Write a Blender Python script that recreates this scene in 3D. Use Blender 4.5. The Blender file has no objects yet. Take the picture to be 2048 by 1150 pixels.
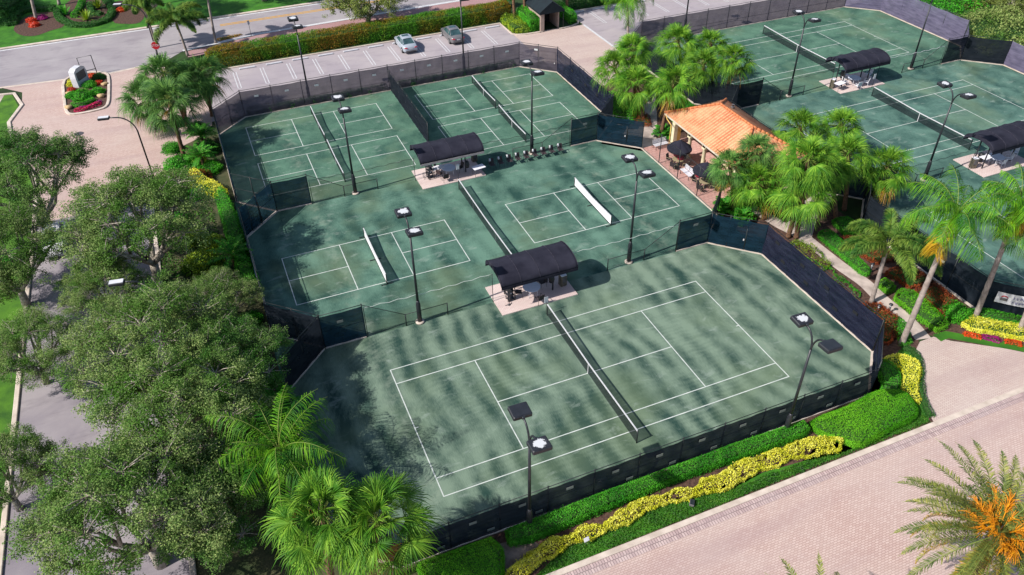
import bpy, bmesh, math, random
import numpy as np
from mathutils import Vector, Matrix, Euler

random.seed(7); RNG = np.random.default_rng(11)
SC = bpy.context.scene
COL = SC.collection
PI = math.pi

# ------------------------------------------------------------------ camera
CP = Vector((-18.3993, -32.3014, 36.9547))
CR = Vector((0.92225789, -0.38633451, -0.01363949))
CU = Vector((0.25159386, 0.5730696, 0.77993061))
CF = Vector((0.29349773, 0.72272877, -0.62571735))
FPX = 1573.9                                    # focal length in pixels of a 2048 wide picture
cd = bpy.data.cameras.new('camera'); cam = bpy.data.objects.new('camera', cd); COL.objects.link(cam)
m = Matrix.Identity(4)
for i in range(3):
    m[i][0] = CR[i]; m[i][1] = CU[i]; m[i][2] = -CF[i]; m[i][3] = CP[i]
cam.matrix_world = m
cd.sensor_width = 36; cd.lens = 36 * FPX / 2048; cd.clip_end = 2000; cd.clip_start = 0.5
SC.camera = cam

# ------------------------------------------------------------------ light
SUN_TO = Vector((-1.15, -0.13, 1.07)).normalized()     # towards the sun
w = bpy.data.worlds.new('World'); SC.world = w; w.use_nodes = True
nt = w.node_tree; nt.nodes.clear()
sky = nt.nodes.new('ShaderNodeTexSky'); sky.sky_type = 'NISHITA'; sky.sun_disc = False
sky.sun_elevation = math.asin(SUN_TO.z); sky.sun_rotation = math.atan2(SUN_TO.x, SUN_TO.y)
sky.air_density = 1.0; sky.dust_density = 1.2; sky.ozone_density = 1.0
bg = nt.nodes.new('ShaderNodeBackground'); bg.inputs['Strength'].default_value = 0.11
ow = nt.nodes.new('ShaderNodeOutputWorld')
nt.links.new(sky.outputs[0], bg.inputs[0]); nt.links.new(bg.outputs[0], ow.inputs[0])
sd = bpy.data.lights.new('sun', 'SUN'); sun = bpy.data.objects.new('sun', sd); COL.objects.link(sun)
sd.energy = 5.0; sd.angle = math.radians(0.55); sd.color = (1.0, 0.95, 0.88)
sun.rotation_euler = (-SUN_TO).to_track_quat('-Z', 'Y').to_euler(); sun.location = (0, 0, 60)
SC.view_settings.view_transform = 'Standard'; SC.view_settings.look = 'None'
SC.view_settings.exposure = 0.45; SC.view_settings.gamma = 1.0
SC.cycles.max_bounces = 10; SC.cycles.transparent_max_bounces = 24

def at(u, v, z=0.0):
    """the place in the world, at height z, of a spot measured in the 2048 x 1150 photograph"""
    d = CF + CR * ((u - 1024) / FPX) - CU * ((v - 575) / FPX)
    return CP + d * ((z - CP.z) / d.z)
def xy(u, v, z=0.0):
    p = at(u, v, z); return (p.x, p.y)
def above(bx, by, u, v):
    """point on the line of sight (u,v) that stands closest over the ground point (bx,by)"""
    d = CF + CR * ((u - 1024) / FPX) - CU * ((v - 575) / FPX)
    t = ((bx - CP.x) * d.x + (by - CP.y) * d.y) / (d.x * d.x + d.y * d.y)
    return CP + d * t

# ------------------------------------------------------------------ objects
def link(o, parent=None):
    COL.objects.link(o)
    if parent is not None: o.parent = parent
    return o
def thing(name, label, cat, loc=(0, 0, 0), rz=0.0, group=None):
    o = bpy.data.objects.new(name, None); link(o)
    o.location = loc; o.rotation_euler = (0, 0, rz); o.empty_display_size = 0.3
    return tag(o, label, cat, group)
def tag(o, label, cat, group=None):
    o['label'] = label; o['category'] = cat
    if group: o['group'] = group
    return o
def struct(o, kind='structure'):
    o['kind'] = kind; return o
def dup(root, loc=None, rz=None, label=None, group=None, scale=None):
    r = root.copy(); COL.objects.link(r)
    if loc is not None: r.location = loc
    if rz is not None: r.rotation_euler = (0, 0, rz)
    if scale is not None: r.scale = (scale,) * 3
    if label: r['label'] = label
    if group: r['group'] = group
    for ch in list(root.children):
        c = ch.copy(); COL.objects.link(c); c.parent = r
        for g in list(ch.children):
            k = g.copy(); COL.objects.link(k); k.parent = c
    return r

class MB:
    """collects shapes and links them as one mesh object"""
    def __init__(s): s.v = []; s.f = []; s.sm = []
    def add(s, vs, fs, smooth=False):
        n = len(s.v); s.v += [tuple(p) for p in vs]
        for f in fs: s.f.append(tuple(i + n for i in f)); s.sm.append(smooth)
        return s
    def box(s, c, d, rz=0.0, bev=0.0, mtx=None):
        x, y, z = d[0] / 2, d[1] / 2, d[2] / 2
        if bev <= 0:
            vs = [(sx * x, sy * y, sz * z) for sz in (-1, 1) for sx, sy in ((-1, -1), (1, -1), (1, 1), (-1, 1))]
            fs = [(3, 2, 1, 0), (4, 5, 6, 7), (0, 1, 5, 4), (1, 2, 6, 5), (2, 3, 7, 6), (3, 0, 4, 7)]
        else:
            b = bev; vs = []; fs = []
            for zz, ins in ((-z, b), (-z + b, 0), (z - b, 0), (z, b)):
                X, Y = x - ins, y - ins
                vs += [(-X + b, -Y, zz), (X - b, -Y, zz), (X, -Y + b, zz), (X, Y - b, zz), (X - b, Y, zz), (-X + b, Y, zz), (-X, Y - b, zz), (-X, -Y + b, zz)]
            for k in range(3):
                for i in range(8):
                    j = (i + 1) % 8; fs.append((k * 8 + i, k * 8 + j, k * 8 + 8 + j, k * 8 + 8 + i))
            fs.append(tuple(range(7, -1, -1))); fs.append(tuple(range(24, 32)))
        M = mtx if mtx is not None else Matrix.Rotation(rz, 3, 'Z')
        C = Vector(c)
        return s.add([C + M @ Vector(p) for p in vs], fs)
    def tube(s, pts, r, n=8, caps=True, smooth=True):
        pts = [Vector(p) for p in pts]
        rs = r if isinstance(r, (list, tuple)) else [r] * len(pts)
        vs = []; fs = []; prev = None
        for i, p in enumerate(pts):
            t = (pts[min(i + 1, len(pts) - 1)] - pts[max(i - 1, 0)]).normalized()
            if prev is None:
                a = Vector((1, 0, 0)) if abs(t.x) < 0.9 else Vector((0, 1, 0))
            else: a = prev
            a = (a - t * a.dot(t)).normalized(); prev = a; b = t.cross(a)
            for k in range(n):
                q = 2 * PI * k / n
                vs.append(p + (a * math.cos(q) + b * math.sin(q)) * rs[i])
        for i in range(len(pts) - 1):
            for k in range(n):
                l = (k + 1) % n
                fs.append((i * n + k, i * n + l, (i + 1) * n + l, (i + 1) * n + k))
        s.add(vs, fs, smooth)
        if caps:
            m = len(s.v) - len(vs)
            s.f.append(tuple(m + k for k in range(n - 1, -1, -1))); s.sm.append(False)
            s.f.append(tuple(m + (len(pts) - 1) * n + k for k in range(n))); s.sm.append(False)
        return s
    def prism(s, poly, z0, z1):
        n = len(poly)
        vs = [(p[0], p[1], z0) for p in poly] + [(p[0], p[1], z1) for p in poly]
        fs = [tuple(range(n - 1, -1, -1)), tuple(range(n, 2 * n))] + [(i, (i + 1) % n, n + (i + 1) % n, n + i) for i in range(n)]
        return s.add(vs, fs)
    def lathe(s, prof, c=(0, 0, 0), n=16, smooth=True):
        vs = []; fs = []
        for r, z in prof:
            for k in range(n):
                q = 2 * PI * k / n; vs.append((c[0] + r * math.cos(q), c[1] + r * math.sin(q), c[2] + z))
        for i in range(len(prof) - 1):
            for k in range(n):
                l = (k + 1) % n; fs.append((i * n + k, i * n + l, (i + 1) * n + l, (i + 1) * n + k))
        s.add(vs, fs, smooth); b = len(s.v) - len(vs)
        s.f.append(tuple(b + k for k in range(n - 1, -1, -1))); s.sm.append(False)
        s.f.append(tuple(b + (len(prof) - 1) * n + k for k in range(n))); s.sm.append(False)
        return s
    def obj(s, name, mat, parent=None, loc=None):
        me = bpy.data.meshes.new(name); me.from_pydata(s.v, [], s.f); me.update()
        me.polygons.foreach_set('use_smooth', s.sm)
        me.materials.append(mat)
        o = bpy.data.objects.new(name, me)
        if loc is not None: o.location = loc
        return link(o, parent)

def npmesh(name, V, F4, mat, smooth=False):
    """mesh from numpy vertices (n,3) and quads (m,4)"""
    me = bpy.data.meshes.new(name)
    V = np.asarray(V, np.float32); F4 = np.asarray(F4, np.int32)
    me.vertices.add(len(V)); me.vertices.foreach_set('co', V.ravel())
    me.loops.add(F4.size); me.loops.foreach_set('vertex_index', F4.ravel())
    me.polygons.add(len(F4)); me.polygons.foreach_set('loop_start', np.arange(0, F4.size, 4, dtype=np.int32))
    me.update(calc_edges=True); me.validate()
    if smooth: me.polygons.foreach_set('use_smooth', [True] * len(F4))
    me.materials.append(mat); return me

def sheet(name, poly, z, mat, kind='structure'):
    """a flat ground sheet"""
    cx = sum(p[0] for p in poly) / len(poly); cy = sum(p[1] for p in poly) / len(poly)
    bm = bmesh.new()
    vs = [bm.verts.new((p[0] - cx, p[1] - cy, 0)) for p in poly]
    f = bm.faces.new(vs)
    if f.normal.z < 0 or sum((poly[i][0] * poly[(i + 1) % len(poly)][1] - poly[(i + 1) % len(poly)][0] * poly[i][1]) for i in range(len(poly))) < 0: f.normal_flip()
    bmesh.ops.triangulate(bm, faces=bm.faces[:])
    me = bpy.data.meshes.new(name); bm.to_mesh(me); bm.free(); me.materials.append(mat)
    o = bpy.data.objects.new(name, me); o.location = (cx, cy, z); link(o)
    return struct(o, kind)

def smooth_path(pts, n=6, closed=False):
    """Catmull-Rom through the points"""
    P = [Vector((p[0], p[1], 0)) for p in pts]; out = []
    N = len(P); rng = range(N) if closed else range(N - 1)
    for i in rng:
        a, b, c, d = (P[(i - 1) % N], P[i], P[(i + 1) % N], P[(i + 2) % N]) if closed else (P[max(i - 1, 0)], P[i], P[i + 1], P[min(i + 2, N - 1)])
        for k in range(n):
            t = k / n
            q = 0.5 * ((2 * b) + (c - a) * t + (2 * a - 5 * b + 4 * c - d) * t * t + (3 * b - a - 3 * c + d) * t ** 3)
            out.append((q.x, q.y))
    if not closed: out.append((P[-1].x, P[-1].y))
    return out
def ribbon(pts, wdt, w2=None):
    """polygon around a line"""
    L = []; R = []
    n = len(pts)
    for i, p in enumerate(pts):
        a = Vector(pts[max(i - 1, 0)]); b = Vector(pts[min(i + 1, n - 1)]); t = (b - a).normalized()
        nn = Vector((-t.y, t.x)); h = wdt / 2 if w2 is None else (wdt + (w2 - wdt) * i / (n - 1)) / 2
        L.append((p[0] + nn.x * h, p[1] + nn.y * h)); R.append((p[0] - nn.x * h, p[1] - nn.y * h))
    return R + L[::-1]
def kerb(pts, mat, wdt=0.2, h=0.12, closed=False, name='kerb'):
    if closed: pts = list(pts) + [pts[0]]
    b = MB(); n = len(pts); L = []
    for i, p in enumerate(pts):
        a = Vector(pts[i - 1 if i else (n - 2 if closed else 0)]); c = Vector(pts[i + 1 if i < n - 1 else (1 if closed else n - 1)]); t = (c - a).normalized(); nn = Vector((-t.y, t.x)) * wdt / 2
        L.append((p[0] + nn.x, p[1] + nn.y, p[0] - nn.x, p[1] - nn.y))
    vs = []; fs = []
    for l in L: vs += [(l[0], l[1], -0.05), (l[0], l[1], h - .02), (l[0] * .9 + l[2] * .1, l[1] * .9 + l[3] * .1, h), (l[2] * .9 + l[0] * .1, l[3] * .9 + l[1] * .1, h), (l[2], l[3], h - .02), (l[2], l[3], -0.05)]
    for i in range(n - 1):
        for k in range(5): fs.append((i * 6 + k, i * 6 + k + 1, i * 6 + 7 + k, i * 6 + 6 + k))
    b.add(vs, fs)
    return struct(b.obj(name, mat))

# ------------------------------------------------------------------ materials
GAIN = 1.55
def C(r, g, b, k=1.0):
    """base colour of a sunlit surface that reads (r,g,b) in the photograph"""
    def l(c):
        c /= 255; return c / 12.92 if c <= .04045 else ((c + .055) / 1.055) ** 2.4
    return tuple(min(0.85, l(c) * k / GAIN) for c in (r, g, b)) + (1,)
class N:
    def __init__(s, name):
        s.m = bpy.data.materials.new(name); s.m.use_nodes = True; s.t = s.m.node_tree; s.t.nodes.clear()
        s.out = s.n('ShaderNodeOutputMaterial')
    def n(s, typ, **kw):
        x = s.t.nodes.new(typ)
        for k, v in kw.items(): setattr(x, k, v)
        return x
    def l(s, a, b): s.t.links.new(a, b)
    def coord(s, kind='Object', scale=None, rot=None):
        c = s.n('ShaderNodeTexCoord').outputs[kind]
        if scale is None and rot is None: return c
        mp = s.n('ShaderNodeMapping'); s.l(c, mp.inputs[0])
        if scale is not None: mp.inputs['Scale'].default_value = scale
        if rot is not None: mp.inputs['Rotation'].default_value = rot
        return mp.outputs[0]
    def noise(s, vec, scale, detail=4, rough=.55, dist=0):
        x = s.n('ShaderNodeTexNoise'); s.l(vec, x.inputs['Vector'])
        x.inputs['Scale'].default_value = scale; x.inputs['Detail'].default_value = detail
        x.inputs['Roughness'].default_value = rough; x.inputs['Distortion'].default_value = dist
        return x.outputs['Fac']
    def ramp(s, fac, stops, interp='LINEAR'):
        x = s.n('ShaderNodeValToRGB'); s.l(fac, x.inputs[0]); cr = x.color_ramp; cr.interpolation = interp
        while len(cr.elements) < len(stops): cr.elements.new(.5)
        for e, (p, c) in zip(cr.elements, stops):
            e.position = p; e.color = c if isinstance(c, tuple) else (c, c, c, 1)
        return x.outputs[0]
    def mix(s, fac, a, b, typ='MIX'):
        x = s.n('ShaderNodeMix', data_type='RGBA', blend_type=typ)
        for v, i in ((fac, 0), (a, 6), (b, 7)):
            if isinstance(v, (int, float)): x.inputs[i].default_value = v
            elif isinstance(v, tuple): x.inputs[i].default_value = v
            else: s.l(v, x.inputs[i])
        return x.outputs[2]
    def math(s, op, a, b=None, c=None, clamp=False):
        x = s.n('ShaderNodeMath', operation=op, use_clamp=clamp)
        for i, v in enumerate((a, b, c)):
            if v is None: continue
            if isinstance(v, (int, float)): x.inputs[i].default_value = v
            else: s.l(v, x.inputs[i])
        return x.outputs[0]
    def bsdf(s, col, rough=.8, metal=0, spec=.35, bump=None, bstr=.3, bdist=.02, surf=True):
        x = s.n('ShaderNodeBsdfPrincipled')
        if isinstance(col, tuple): x.inputs['Base Color'].default_value = col
        else: s.l(col, x.inputs['Base Color'])
        if isinstance(rough, (int, float)): x.inputs['Roughness'].default_value = rough
        else: s.l(rough, x.inputs['Roughness'])
        x.inputs['Metallic'].default_value = metal; x.inputs['Specular IOR Level'].default_value = spec
        if bump is not None:
            b = s.n('ShaderNodeBump'); b.inputs['Strength'].default_value = bstr; b.inputs['Distance'].default_value = bdist
            s.l(bump, b.inputs['Height']); s.l(b.outputs[0], x.inputs['Normal'])
        if surf: s.l(x.outputs[0], s.out.inputs[0])
        return x
    def see_through(s, sh, opacity):
        tr = s.n('ShaderNodeBsdfTransparent'); mx = s.n('ShaderNodeMixShader')
        if isinstance(opacity, (int, float)): mx.inputs[0].default_value = opacity
        else: s.l(opacity, mx.inputs[0])
        s.l(tr.outputs[0], mx.inputs[1]); s.l(sh.outputs[0], mx.inputs[2]); s.l(mx.outputs[0], s.out.inputs[0])

def simple(name, c1, c2=None, ns=3.0, rough=.75, metal=0, spec=.35, bump=0.0, bs=40, coord='Object', lo=.35, hi=.65):
    k = N(name); v = k.coord(coord)
    col = c1 if c2 is None else k.mix(k.ramp(k.noise(v, ns, 6, .6), [(lo, 0.0), (hi, 1.0)]), c1, c2)
    k.bsdf(col, rough, metal, spec, k.noise(v, bs, 3) if bump else None, bump)
    return k.m

def leaf(name, c1, c2, c3=None, ns=.6, trans=.3, rough=.45, obj_var=.25, spec=.4):
    """foliage: every leaf its own tint, broad clumps of a second tint, each copy a little lighter or darker"""
    k = N(name); g = k.n('ShaderNodeNewGeometry'); v = k.coord('Object')
    rnd = g.outputs['Random Per Island']
    a = k.mix(rnd, c1, c2)
    if c3 is not None: a = k.mix(k.ramp(k.noise(v, ns, 3), [(.42, 0.0), (.62, 1.0)]), a, c3)
    oi = k.n('ShaderNodeObjectInfo').outputs['Random']
    val = k.math('ADD', k.math('MULTIPLY', oi, obj_var), 1 - obj_var / 2)
    val2 = k.math('MULTIPLY', val, k.math('ADD', k.math('MULTIPLY', k.noise(v, ns * 3, 2), .5), .75))
    hs = k.n('ShaderNodeHueSaturation'); k.l(a, hs.inputs['Color']); k.l(val2, hs.inputs['Value'])
    p = k.bsdf(hs.outputs[0], rough, 0, spec, surf=False)
    t = k.n('ShaderNodeBsdfTranslucent'); k.l(hs.outputs[0], t.inputs[0])
    mx = k.n('ShaderNodeMixShader'); mx.inputs[0].default_value = trans
    k.l(p.outputs[0], mx.inputs[1]); k.l(t.outputs[0], mx.inputs[2]); k.l(mx.outputs[0], k.out.inputs[0])
    return k.m

def court_mat(name, dry, damp, period, band, blot, rings, seed):
    """clay court: drag-brush bands across the court, damp blotches, fine brush lines"""
    k = N(name); v = k.coord('Object')
    sx = k.n('ShaderNodeSeparateXYZ'); k.l(v, sx.inputs[0])
    off = k.n('ShaderNodeMapping'); k.l(v, off.inputs[0]); off.inputs['Location'].default_value = (seed * 7.3, seed * 3.1, seed)
    ov = off.outputs[0]
    warp = k.math('MULTIPLY', k.math('SUBTRACT', k.noise(ov, .09, 3), .5), 4.2)
    x, y = sx.outputs[0], sx.outputs[1]
    bow = k.math('MULTIPLY', k.math('MULTIPLY', y, y), -.008)
    s = k.math('ADD', k.math('ADD', k.math('ADD', x, k.math('MULTIPLY', y, .12)), bow), warp)
    ph = k.math('MULTIPLY', s, 2 * PI / period)
    bands = k.math('ADD', k.math('MULTIPLY', k.math('SINE', ph), .5), .5)
    bands = k.math('MULTIPLY', bands, k.ramp(k.noise(ov, .13, 2), [(.3, .25), (.55, 1.0)]))
    bands = k.math('MULTIPLY', bands, k.ramp(k.noise(ov, .5, 4), [(.3, .5), (.6, 1.0)]))
    blo = k.ramp(k.noise(ov, .33, 7, .62, .4), [(.34, 0.0), (.68, 1.0)])
    fine = k.noise(k.coord('Object', (14, 1.6, 1)), 1.3, 4)
    grain = k.noise(v, 26, 3)
    xe = k.math('MAXIMUM', k.math('SUBTRACT', k.math('ABSOLUTE', x), 9.0), 0.0)
    rr = k.math('SQRT', k.math('ADD', k.math('MULTIPLY', xe, xe), k.math('MULTIPLY', y, y)))
    rw = k.math('ADD', rr, k.math('MULTIPLY', k.noise(ov, .5, 3), .8))
    ring = k.math('MULTIPLY', k.math('SINE', k.math('MULTIPLY', rw, 2 * PI / .36)), k.ramp(k.noise(ov, .22, 3), [(.42, 0.0), (.62, 1.0)]))
    f = k.math('ADD', k.math('MULTIPLY', k.math('SUBTRACT', bands, .35), band), k.math('MULTIPLY', k.math('SUBTRACT', blo, .5), blot))
    f = k.math('ADD', f, k.math('MULTIPLY', k.math('SUBTRACT', fine, .5), .8))
    f = k.math('ADD', f, k.math('MULTIPLY', k.math('SUBTRACT', grain, .5), .85))
    f = k.math('ADD', f, k.math('MULTIPLY', ring, rings))
    f = k.math('ADD', f, .5, clamp=True)
    col = k.mix(f, dry, damp)
    moss = k.ramp(k.noise(ov, .18, 3), [(.5, 0.0), (.72, .55)])
    col = k.mix(moss, col, C(120, 140, 108))
    wear = k.math('MULTIPLY', k.ramp(k.math('ABSOLUTE', k.math('SUBTRACT', k.math('ABSOLUTE', x), 12.3)), [(0.0, 1.0), (1.0, 0.0)]), k.ramp(k.noise(ov, 1.3, 5, .65), [(.46, 0.0), (.66, .5)]))
    col = k.mix(wear, col, C(156, 170, 152))
    chalk = k.ramp(k.noise(k.coord('Object', (.5, 1, 1)), 1.1, 6, .65, .5), [(.58, 0.0), (.72, .5)])
    col = k.mix(chalk, col, C(168, 184, 172))
    k.bsdf(col, .92, 0, .2, grain, .25, .01)
    return k.m

def paver_mat(name, c1, c2, mortar, tint, bw=.30, bh=.15, rot=0.0, fade=.5):
    k = N(name); v = k.coord('Object', rot=(0, 0, rot))
    b = k.n('ShaderNodeTexBrick'); k.l(v, b.inputs['Vector'])
    b.inputs['Color1'].default_value = c1; b.inputs['Color2'].default_value = c2; b.inputs['Mortar'].default_value = mortar
    b.inputs['Scale'].default_value = 1; b.inputs['Brick Width'].default_value = bw; b.inputs['Row Height'].default_value = bh
    b.inputs['Mortar Size'].default_value = .018; b.inputs['Bias'].default_value = 0.0
    n1 = k.noise(v, .22, 5, .6, .6); n2 = k.noise(v, 9, 3)
    col = k.mix(k.ramp(n1, [(.35, 0.0), (.7, fade)]), b.outputs['Color'], tint)
    col = k.mix(k.math('MULTIPLY', k.math('ABSOLUTE', k.math('SUBTRACT', n2, .5)), .9), col, mortar)
    tr = k.noise(k.coord('Object', (.05, .45, 1)), 1.0, 5)
    col = k.mix(k.ramp(tr, [(.48, 0.0), (.72, .45)]), col, C(176, 148, 150))
    st = k.ramp(k.noise(v, 1.7, 6, .7), [(.62, 0.0), (.74, .35)])
    col = k.mix(st, col, C(150, 124, 122))
    k.bsdf(col, .88, 0, .25, b.outputs['Fac'], -.15, .01)
    return k.m

def asphalt_mat(name, c1, c2, stain):
    k = N(name); v = k.coord('Object')
    col = k.mix(k.ramp(k.noise(v, .18, 5, .6, .5), [(.35, 0.0), (.7, 1.0)]), c1, c2)
    col = k.mix(k.math('MULTIPLY', k.ramp(k.noise(k.coord('Object', (.3, 1, 1)), .9, 6, .7), [(.5, 0.0), (.75, 1.0)]), .5), col, stain)
    oil = k.ramp(k.noise(v, .55, 5, .7), [(.64, 0.0), (.74, .45)])
    col = k.mix(oil, col, stain)
    g = k.noise(v, 45, 2)
    col = k.mix(k.math('MULTIPLY', k.math('ABSOLUTE', k.math('SUBTRACT', g, .5)), .8), col, stain)
    k.bsdf(col, .9, 0, .25, g, .2, .01); return k.m

def screen_mat(name, c1, c2, opac):
    """woven windscreen: slack folds, seen through a little"""
    k = N(name); v = k.coord('Object')
    col = k.mix(k.ramp(k.noise(k.coord('Object', (.5, 1, 3.0)), 1.4, 5, .6), [(.35, 0.0), (.65, 1.0)]), c1, c2)
    p = k.bsdf(col, .95, 0, .06, k.noise(k.coord('Object', (1.2, 1, 2.2)), 1.2, 4), .35, .06, surf=False)
    tl = k.n('ShaderNodeBsdfTranslucent'); k.l(col, tl.inputs[0]); ad = k.n('ShaderNodeMixShader'); ad.inputs[0].default_value = .4
    k.l(p.outputs[0], ad.inputs[1]); k.l(tl.outputs[0], ad.inputs[2])
    k.see_through(ad, k.math('ADD', k.math('MULTIPLY', k.noise(v, 1.0, 3), .16), opac - .08)); return k.m
def mesh_mat(name, c, opac):
    k = N(name); p = k.bsdf(c, .7, 0, .2, surf=False); k.see_through(p, opac); return k.m

M = {}
M['court_a'] = court_mat('court_a', C(132, 154, 134), C(46, 76, 68), 1.55, .76, .7, .08, 1)
M['court_b'] = court_mat('court_b', C(108, 146, 128), C(42, 78, 70), 1.9, .46, .9, .05, 2)
M['court_c'] = court_mat('court_c', C(104, 144, 122), C(46, 84, 74), 2.6, .1, .9, .02, 3)
M['court_d'] = court_mat('court_d', C(108, 146, 132), C(42, 78, 74), 2.2, .22, .95, .03, 4)
M['line'] = simple('line_paint', C(235, 240, 235), C(205, 215, 208), 2.5, .7)
M['dirt'] = simple('mulch', C(112, 84, 72), C(66, 46, 40), 5, .95, bump=.6, bs=18)
M['soil'] = simple('sandy_soil', C(176, 156, 140), C(104, 90, 80), 1.2, .95, bump=.5, bs=15)
M['bare'] = simple('bare_earth', C(96, 92, 64), C(54, 70, 36), .8, .95, bump=.5, bs=15)
M['ground'] = simple('ground_cover', C(54, 86, 34), C(40, 56, 28), .5, .95, bump=.5, bs=12)
M['lawn'] = simple('lawn', C(72, 140, 26), C(44, 104, 16), .7, .9, bump=.6, bs=30)
M['lawn2'] = simple('lawn_mottled', C(96, 150, 30), C(50, 96, 22), .45, .9, bump=.6, bs=30)  # grass mottled in pale and deep green
M['paver'] = paver_mat('pink_pavers', C(230, 204, 194), C(212, 182, 172), C(184, 154, 146), C(218, 200, 192), .24, .12, .0)
M['paver2'] = paver_mat('pink_pavers_fine', C(232, 212, 200), C(218, 194, 184), C(184, 160, 154), C(220, 204, 196), .24, .12, PI / 4)
M['paver3'] = paver_mat('patio_pavers', C(246, 194, 180), C(230, 172, 160), C(180, 134, 126), C(232, 190, 182), .4, .4, 0)
M['paver4'] = paver_mat('walk_pavers', C(206, 160, 156), C(188, 142, 142), C(150, 112, 112), C(190, 160, 164), .24, .12, 0)
M['pad'] = paver_mat('pad_pavers', C(255, 238, 228), C(246, 220, 212), C(206, 180, 174), C(246, 230, 226), .2, .1, 0)
M['border'] = paver_mat('paver_header_course', C(232, 206, 200), C(196, 168, 166), C(120, 100, 100), C(200, 186, 186), .16, .32, 0)
M['concrete'] = simple('concrete', C(238, 222, 208), C(206, 190, 176), 1.2, .9, bump=.2)
M['walk'] = simple('concrete_path', C(226, 208, 198), C(180, 164, 156), .9, .9, bump=.2)
M['asphalt'] = asphalt_mat('old_asphalt', C(166, 158, 164), C(188, 182, 184), C(118, 110, 122))
M['drive'] = asphalt_mat('drive_asphalt', C(146, 138, 148), C(186, 178, 180), C(100, 92, 104))
M['lot'] = asphalt_mat('lot_asphalt', C(196, 186, 188), C(176, 166, 174), C(130, 122, 130))
M['yellow_paint'] = simple('yellow_paint', C(240, 180, 30), C(220, 160, 40), 3, .8)
M['white_paint'] = simple('white_paint', C(238, 238, 240), C(206, 206, 212), 4, .7)
M['black'] = simple('black_metal', (.012, .014, .018, 1), (.02, .022, .028, 1), 4, .45, 0, .5)
M['fence'] = simple('fence_post_paint', (.010, .014, .016, 1), (.018, .022, .024, 1), 4, .5, 0, .4)
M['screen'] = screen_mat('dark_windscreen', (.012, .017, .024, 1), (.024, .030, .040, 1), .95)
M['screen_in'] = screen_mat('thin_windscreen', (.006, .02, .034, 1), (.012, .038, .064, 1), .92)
M['screen_lit'] = screen_mat('sunlit_windscreen', C(60, 66, 88), C(34, 40, 62), .9)  # lighter windscreen for the sun-facing walls, the sunlight put into its colour
M['screen_pale'] = screen_mat('pale_windscreen', C(158, 150, 182), C(122, 116, 146), .9)  # sheen of the sunny end walls painted as a paler fabric colour
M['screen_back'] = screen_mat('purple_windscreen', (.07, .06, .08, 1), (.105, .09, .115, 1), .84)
M['chain'] = mesh_mat('chain_link', (.02, .026, .03, 1), .16)
M['divider'] = mesh_mat('divider_mesh', (.02, .028, .03, 1), .12)
M['net'] = mesh_mat('net_mesh', (.012, .016, .018, 1), .62)
M['white_net'] = mesh_mat('white_net_mesh', (.75, .76, .78, 1), .86)
M['tape'] = simple('net_tape', C(236, 236, 240), C(210, 212, 216), 6, .7)
M['patch'] = simple('vent_patch', C(150, 158, 152), C(130, 138, 136), 6, .7)
M['patch_white'] = simple('white_patch', C(226, 222, 222), C(200, 196, 200), 6, .7)
M['patch_dark'] = simple('dark_patch', (.006, .007, .01, 1), None, 6, .8)
M['navy'] = simple('navy_canvas', C(52, 52, 66), C(34, 34, 48), .9, .85, bump=.25, bs=6, spec=.2)
M['navy_seam'] = simple('navy_seam', C(24, 24, 38), C(70, 68, 84), 6, .85)
M['valance'] = simple('faded_valance', C(206, 194, 194), C(180, 168, 172), 3, .8)
M['furn_white'] = simple('white_resin', C(246, 244, 250, 1.25), C(226, 226, 236, 1.2), 5, .5)
M['furn_blue'] = simple('pale_blue_table', C(226, 230, 246, 1.25), C(212, 218, 238, 1.2), 5, .4)
M['furn_dark'] = simple('brown_mesh_seat', C(80, 66, 70), C(62, 52, 56), 8, .7)
M['furn_tan'] = simple('tan_frame', C(206, 190, 150), C(180, 164, 130), 6, .6)
M['cloth_white'] = simple('white_cloth', C(240, 240, 242), C(210, 212, 216), 8, .9)
M['red'] = simple('red_cloth', C(196, 24, 66), C(160, 16, 48), 6, .7)
M['bluecloth'] = simple('blue_cloth', C(50, 70, 150), None, 6, .7)
M['steel'] = simple('cooler_steel', C(150, 140, 120), C(104, 96, 84), 6, .45, .3)
M['cream'] = simple('cream_trim', C(246, 236, 200), C(230, 218, 180), 3, .8)
M['stucco'] = simple('yellow_stucco', C(240, 200, 116), C(226, 184, 100), 2, .9, bump=.2)
M['fascia'] = simple('fascia_paint', C(236, 224, 204), C(214, 202, 184), 3, .7)
M['beige'] = simple('beige_stucco', C(206, 184, 172), C(186, 164, 152), 2, .9)
M['glass'] = simple('dark_glass', (.01, .014, .016, 1), (.03, .035, .035, 1), 1, .08, 0, .6)
M['carglass'] = simple('car_glass', (.02, .045, .05, 1), (.05, .10, .11, 1), 2, .06, 0, .6)
M['rubber'] = simple('tyre', (.012, .012, .012, 1), None, 3, .8)
M['rim'] = simple('alloy_rim', (.35, .36, .38, 1), None, 3, .35, .8)
M['silver'] = simple('silver_paint', C(196, 206, 218), C(186, 196, 208), 2, .3, .15, .5)
M['grey_car'] = simple('grey_paint', C(136, 134, 138), C(122, 122, 126), 2, .3, .15, .5)
M['white_car'] = simple('white_paint_car', C(240, 240, 246), None, 2, .25, 0, .5)
M['taillight'] = simple('tail_lamp', (.35, .02, .04, 1), (.5, .05, .08, 1), 4, .25, 0, .5)
M['sign_red'] = simple('sign_red', C(206, 26, 44), None, 4, .5)
M['white'] = simple('white_panel', C(240, 240, 244), C(220, 222, 230), 4, .6)
M['grey'] = simple('weathered_grey', C(120, 116, 118), C(96, 92, 96), 5, .7)
M['stone'] = simple('pale_boulder', C(220, 190, 140), C(180, 150, 110), 3, .9, bump=.5, bs=6)
M['iron'] = simple('cast_iron', C(110, 102, 108), C(84, 78, 84), 9, .6, .2)
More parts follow.
